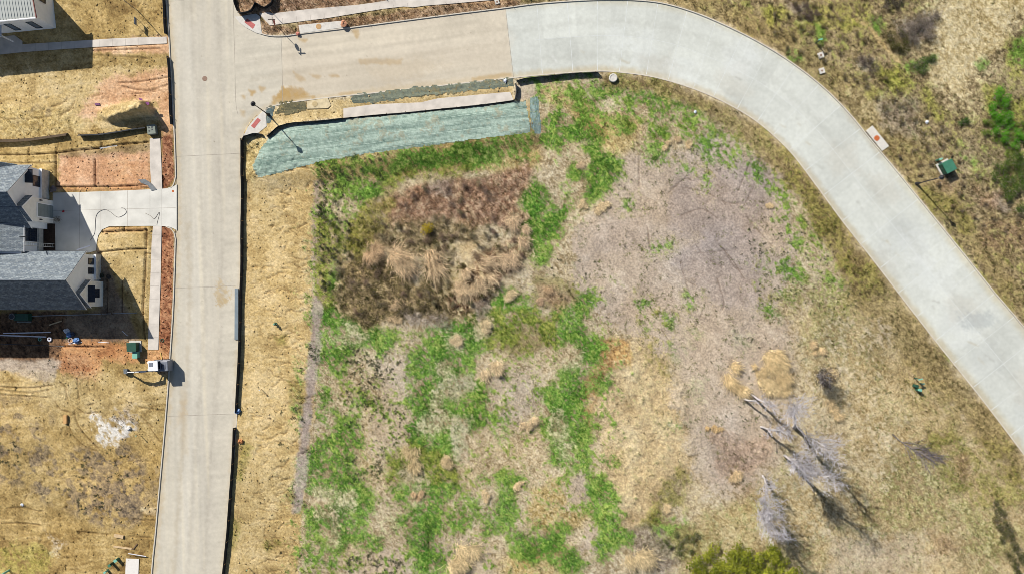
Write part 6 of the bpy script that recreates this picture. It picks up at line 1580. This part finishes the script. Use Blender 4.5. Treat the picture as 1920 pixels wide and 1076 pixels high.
pedestal(18, 1068, (.22, .22, 1.3), M_teal, 'pale teal standpipe at the corner of the teal metal roof', R(10))

# hose looping over the driveway
hp = catmull(pp('d:960,292 1000,230 1012,180 1018,60 1034,10 1058,-16 1092,-32 1120,-36 1150,-26 1190,0 1225,30 1260,44 1300,30 1335,6 1345,-14 1320,-50 1290,-54') , 2)
o = MB().tube([(X(a), Y(b), .15) for a, b in hp], .028, 6).build('garden_hose', mat('grey hose', alb(128, 124, 122), .5, .1)); tag(o, 'grey hose looping over the white driveway', 'hose')
hp = catmull(pp('d:1540,0 1600,30 1640,60 1690,-10 1688,30 1672,90 1665,128'), 2)
o = MB().tube([(X(a), Y(b), .15) for a, b in hp], .02, 6).build('cable', mat('grey cable', alb(150, 140, 130), .6, .1)); tag(o, 'thin grey cable lying where driveway and pavement cross', 'cable')
o = board('white board lying on the driveway in front of the south wing', (145, 469), (170, 461), .16, M_pvc, .05, 'white_board', 'board', z=.09)
# ladder against the entry wall
t = thing('ladder', 'aluminium ladder leaning against the entry wall above the planting bed', 'ladder', (*G(103, 461), .15))
LW = .42; tx = X(86.5) - X(103)
M_alu = mat('aluminium', alb(224, 224, 220), .4, .08, 3, 0, .3)
for y in (-LW / 2, LW / 2): MB().tube([(0, y, 0), (tx, y, 4.55)], .04, 6).build('rail', M_alu, t)
for k in range(1, 14): MB().tube([(tx * k / 14, -LW / 2, 4.55 * k / 14), (tx * k / 14, LW / 2, 4.55 * k / 14)], .025, 6).build('rung', M_alu, t)
# dry shrub at the garage corner, red can, tool on the drive
shrub(112, 411, .75, .8, alb(86, 76, 52), alb(130, 118, 84), 160, .05, 'small brown shrub on the driveway by the garage corner', 'cut_shrub', None, 950)
crumple(120, 397, .16, mat('red plastic', alb(190, 50, 60), .4, .1), 'small red can on the shaded driveway', 31, 'fuel_can', 'can', z=.12)
crumple(101, 355, .5, mat('grey tarp', alb(132, 122, 122), .7, .2, 4), 'grey tarp bundle at the corner of the north gable', 32, 'tarp_bundle', 'tarp', flat=.5)
crumple(193, 517, .35, mat('dark pot plant', alb(52, 58, 46), .8, .3, 8), 'dark bundle at the foot of the south gable wall', 33, 'dark_bundle', 'bundle')
crumple(205, 519, .32, mat('dark bundle b', alb(62, 58, 56), .8, .3, 8), 'second dark bundle a step from the south gable wall', 34, 'dark_bundle', 'bundle')
o = MB().prism([G(*q) for q in pp('b:1470,890 1540,885 1590,915 1620,940 1668,995 1610,1010 1570,950 1500,925')], .1, .17).build('tarp_sheet', mat('grey tarp sheet', alb(120, 124, 128), .6, .25, 3, .5)); tag(o, 'grey tarp sheet lying where the trench meets the driveway', 'tarp')
o = MB().prism([G(*q) for q in pp('b:1050,548 1240,525 1240,538 1060,562')], float(zat(203, 276)) + .0, float(zat(203, 276)) + .14).build('pale_pipe', M_cond); tag(o, 'pale pipe lying in the trench above the pink soil', 'pipe')
# heat pump and bin behind the south wing
t = thing('heat_pump', 'dark green air conditioning unit in the shade of the south wing', 'air conditioner', (*G(44, 594), .05))
MB().box((.25, 0, .45), (1.9, .95, .9)).build('casing', M_greend, t, bevel=.03)
o = MB().lathe([(.42, .0), (.42, .98), (.36, 1.0)], (-.9, .12, 0), 18).build('fan_housing', M_dark, t)
MB().tube([(-.9 + .36 * math.cos(a), .12 + .36 * math.sin(a), 1.0) for a in np.linspace(0, 6.283, 17)], .03, 5, False).build('guard', M_steel, o)
for k in range(5): MB().box((-.9, .12, .99), (.66, .07, .012), k * math.pi / 5).build('fan_blade', M_steel, o)

# ------------------------------------------------------------------ excavator (facing west)
t = thing('mini_excavator', 'white roofed mini excavator at the west kerb, its arm reaching over the soil', 'excavator', (*G(307, 684), .06), R(3))
M_exw = mat('white machine paint', alb(244, 246, 250), .4, .05); M_exg = mat('grey machine paint', alb(132, 138, 150), .45, .1); M_rub = mat('rubber track', (.02, .02, .022), .9, .3, 6, .4)
for y in (-.62, .62):
    pr = [(-.95, .12), (-1.05, .3), (-.95, .48), (.95, .48), (1.05, .3), (.95, .12), (.8, .02), (-.8, .02)]
    m = MB(); v = [(a, y - .17, b) for a, b in pr] + [(a, y + .17, b) for a, b in pr]; n = len(pr)
    m.add(v, [tuple(range(n)), tuple(range(n, 2 * n))[::-1]] + [(i, n + i, n + (i + 1) % n, (i + 1) % n) for i in range(n)])
    for k in range(9): m.box((-.88 + k * .22, y, .49), (.07, .36, .05))
    o = m.build('track', M_rub, t)
    for k in range(4): MB().tube([(-.75 + k * .5, y - .185, .25), (-.75 + k * .5, y + .185, .25)], .15, 10).build('road_wheel', M_exg, o)
MB().box((0, 0, .40), (.9, 1.0, .3)).build('undercarriage', M_dark, t)
MB().box((.25, 0, .72), (2.2, 1.5, .34)).build('deck', M_exg, t, bevel=.05)
ho = MB().box((.82, 0, 1.32), (1.15, 1.42, .9), taper=.94).build('engine_hood', M_exg, t, bevel=.09)
for k in range(4): MB().box((.55 + k * .16, 0, 1.775), (.06, .8, .015)).build('vent', M_dark, ho)
cb = MB()
for x in (-.78, .26):
    for y in (-.36, .70): cb.box((x, y, 1.62), (.08, .08, 1.5))
cb.build('cab_frame', M_exg, t)
MB().box((-.26, .17, 1.55), (.98, 1.06, 1.25)).build('cab_glass', M_glass, t)
rf_ = MB().box((-.24, .17, 2.43), (1.28, 1.36, .13)).build('cab_roof', M_exw, t, bevel=.05)
MB().box((-.5, .35, 2.51), (.5, .5, .03)).build('roof_hatch', M_exg, rf_)
for y in (-.30, .62): MB().box((-.93, y, 2.4), (.08, .16, .1)).build('work_lamp', M_trim, rf_)
def beam(name, pts, w_, h_):
    m = MB(); v = []
    for i, (x, z, k) in enumerate(pts):
        for dy, dz in ((-1, -1), (1, -1), (1, 1), (-1, 1)): v.append((x, -.55 + dy * w_ / 2, z + dz * h_ * k / 2))
    f = [(0, 3, 2, 1)] + [(i * 4 + k, i * 4 + (k + 1) % 4, i * 4 + 4 + (k + 1) % 4, i * 4 + 4 + k) for i in range(len(pts) - 1) for k in range(4)] + [tuple((len(pts) - 1) * 4 + k for k in range(4))]
    return m.add(v, f).build(name, M_dark if name == 'bucket_link' else mat('dark blue-grey arm', alb(72, 82, 100), .5, .15), t)
beam('boom', [(-.6, 1.0, 1), (-1.4, 1.85, 1.2), (-2.8, 2.1, 1.2), (-3.8, 1.85, .9)], .2, .3)
beam('stick', [(-3.6, 2.05, .8), (-4.0, 1.7, 1.2), (-4.7, .6, .8)], .18, .24)
bq = MB(); pr = [(-4.55, .66), (-5.0, .62), (-5.25, .30), (-5.15, .05), (-4.75, .02)]
v = [(a, -.86, b) for a, b in pr] + [(a, -.24, b) for a, b in pr]; n = len(pr)
bq.add(v, [tuple(range(n)), tuple(range(n, 2 * n))[::-1]] + [(i, n + i, n + i + 1, i + 1) for i in range(n - 1)])
for k in range(4): bq.box((-4.66, -.78 + k * .155, .0), (.16, .05, .05))
bq.build('bucket', mat('worn bucket steel', alb(120, 128, 134), .5, .2, 4, 0, .3), t)
MB().tube([(-.8, -.55, .85), (-1.9, -.55, 1.72)], .06, 8).build('boom_ram', M_steel, t)
MB().tube([(-2.2, -.55, 2.26), (-3.8, -.55, 2.16)], .055, 8).build('stick_ram', M_steel, t)
MB().box((1.25, 0, .32), (.14, 1.5, .42)).build('dozer_blade', M_exg, t)
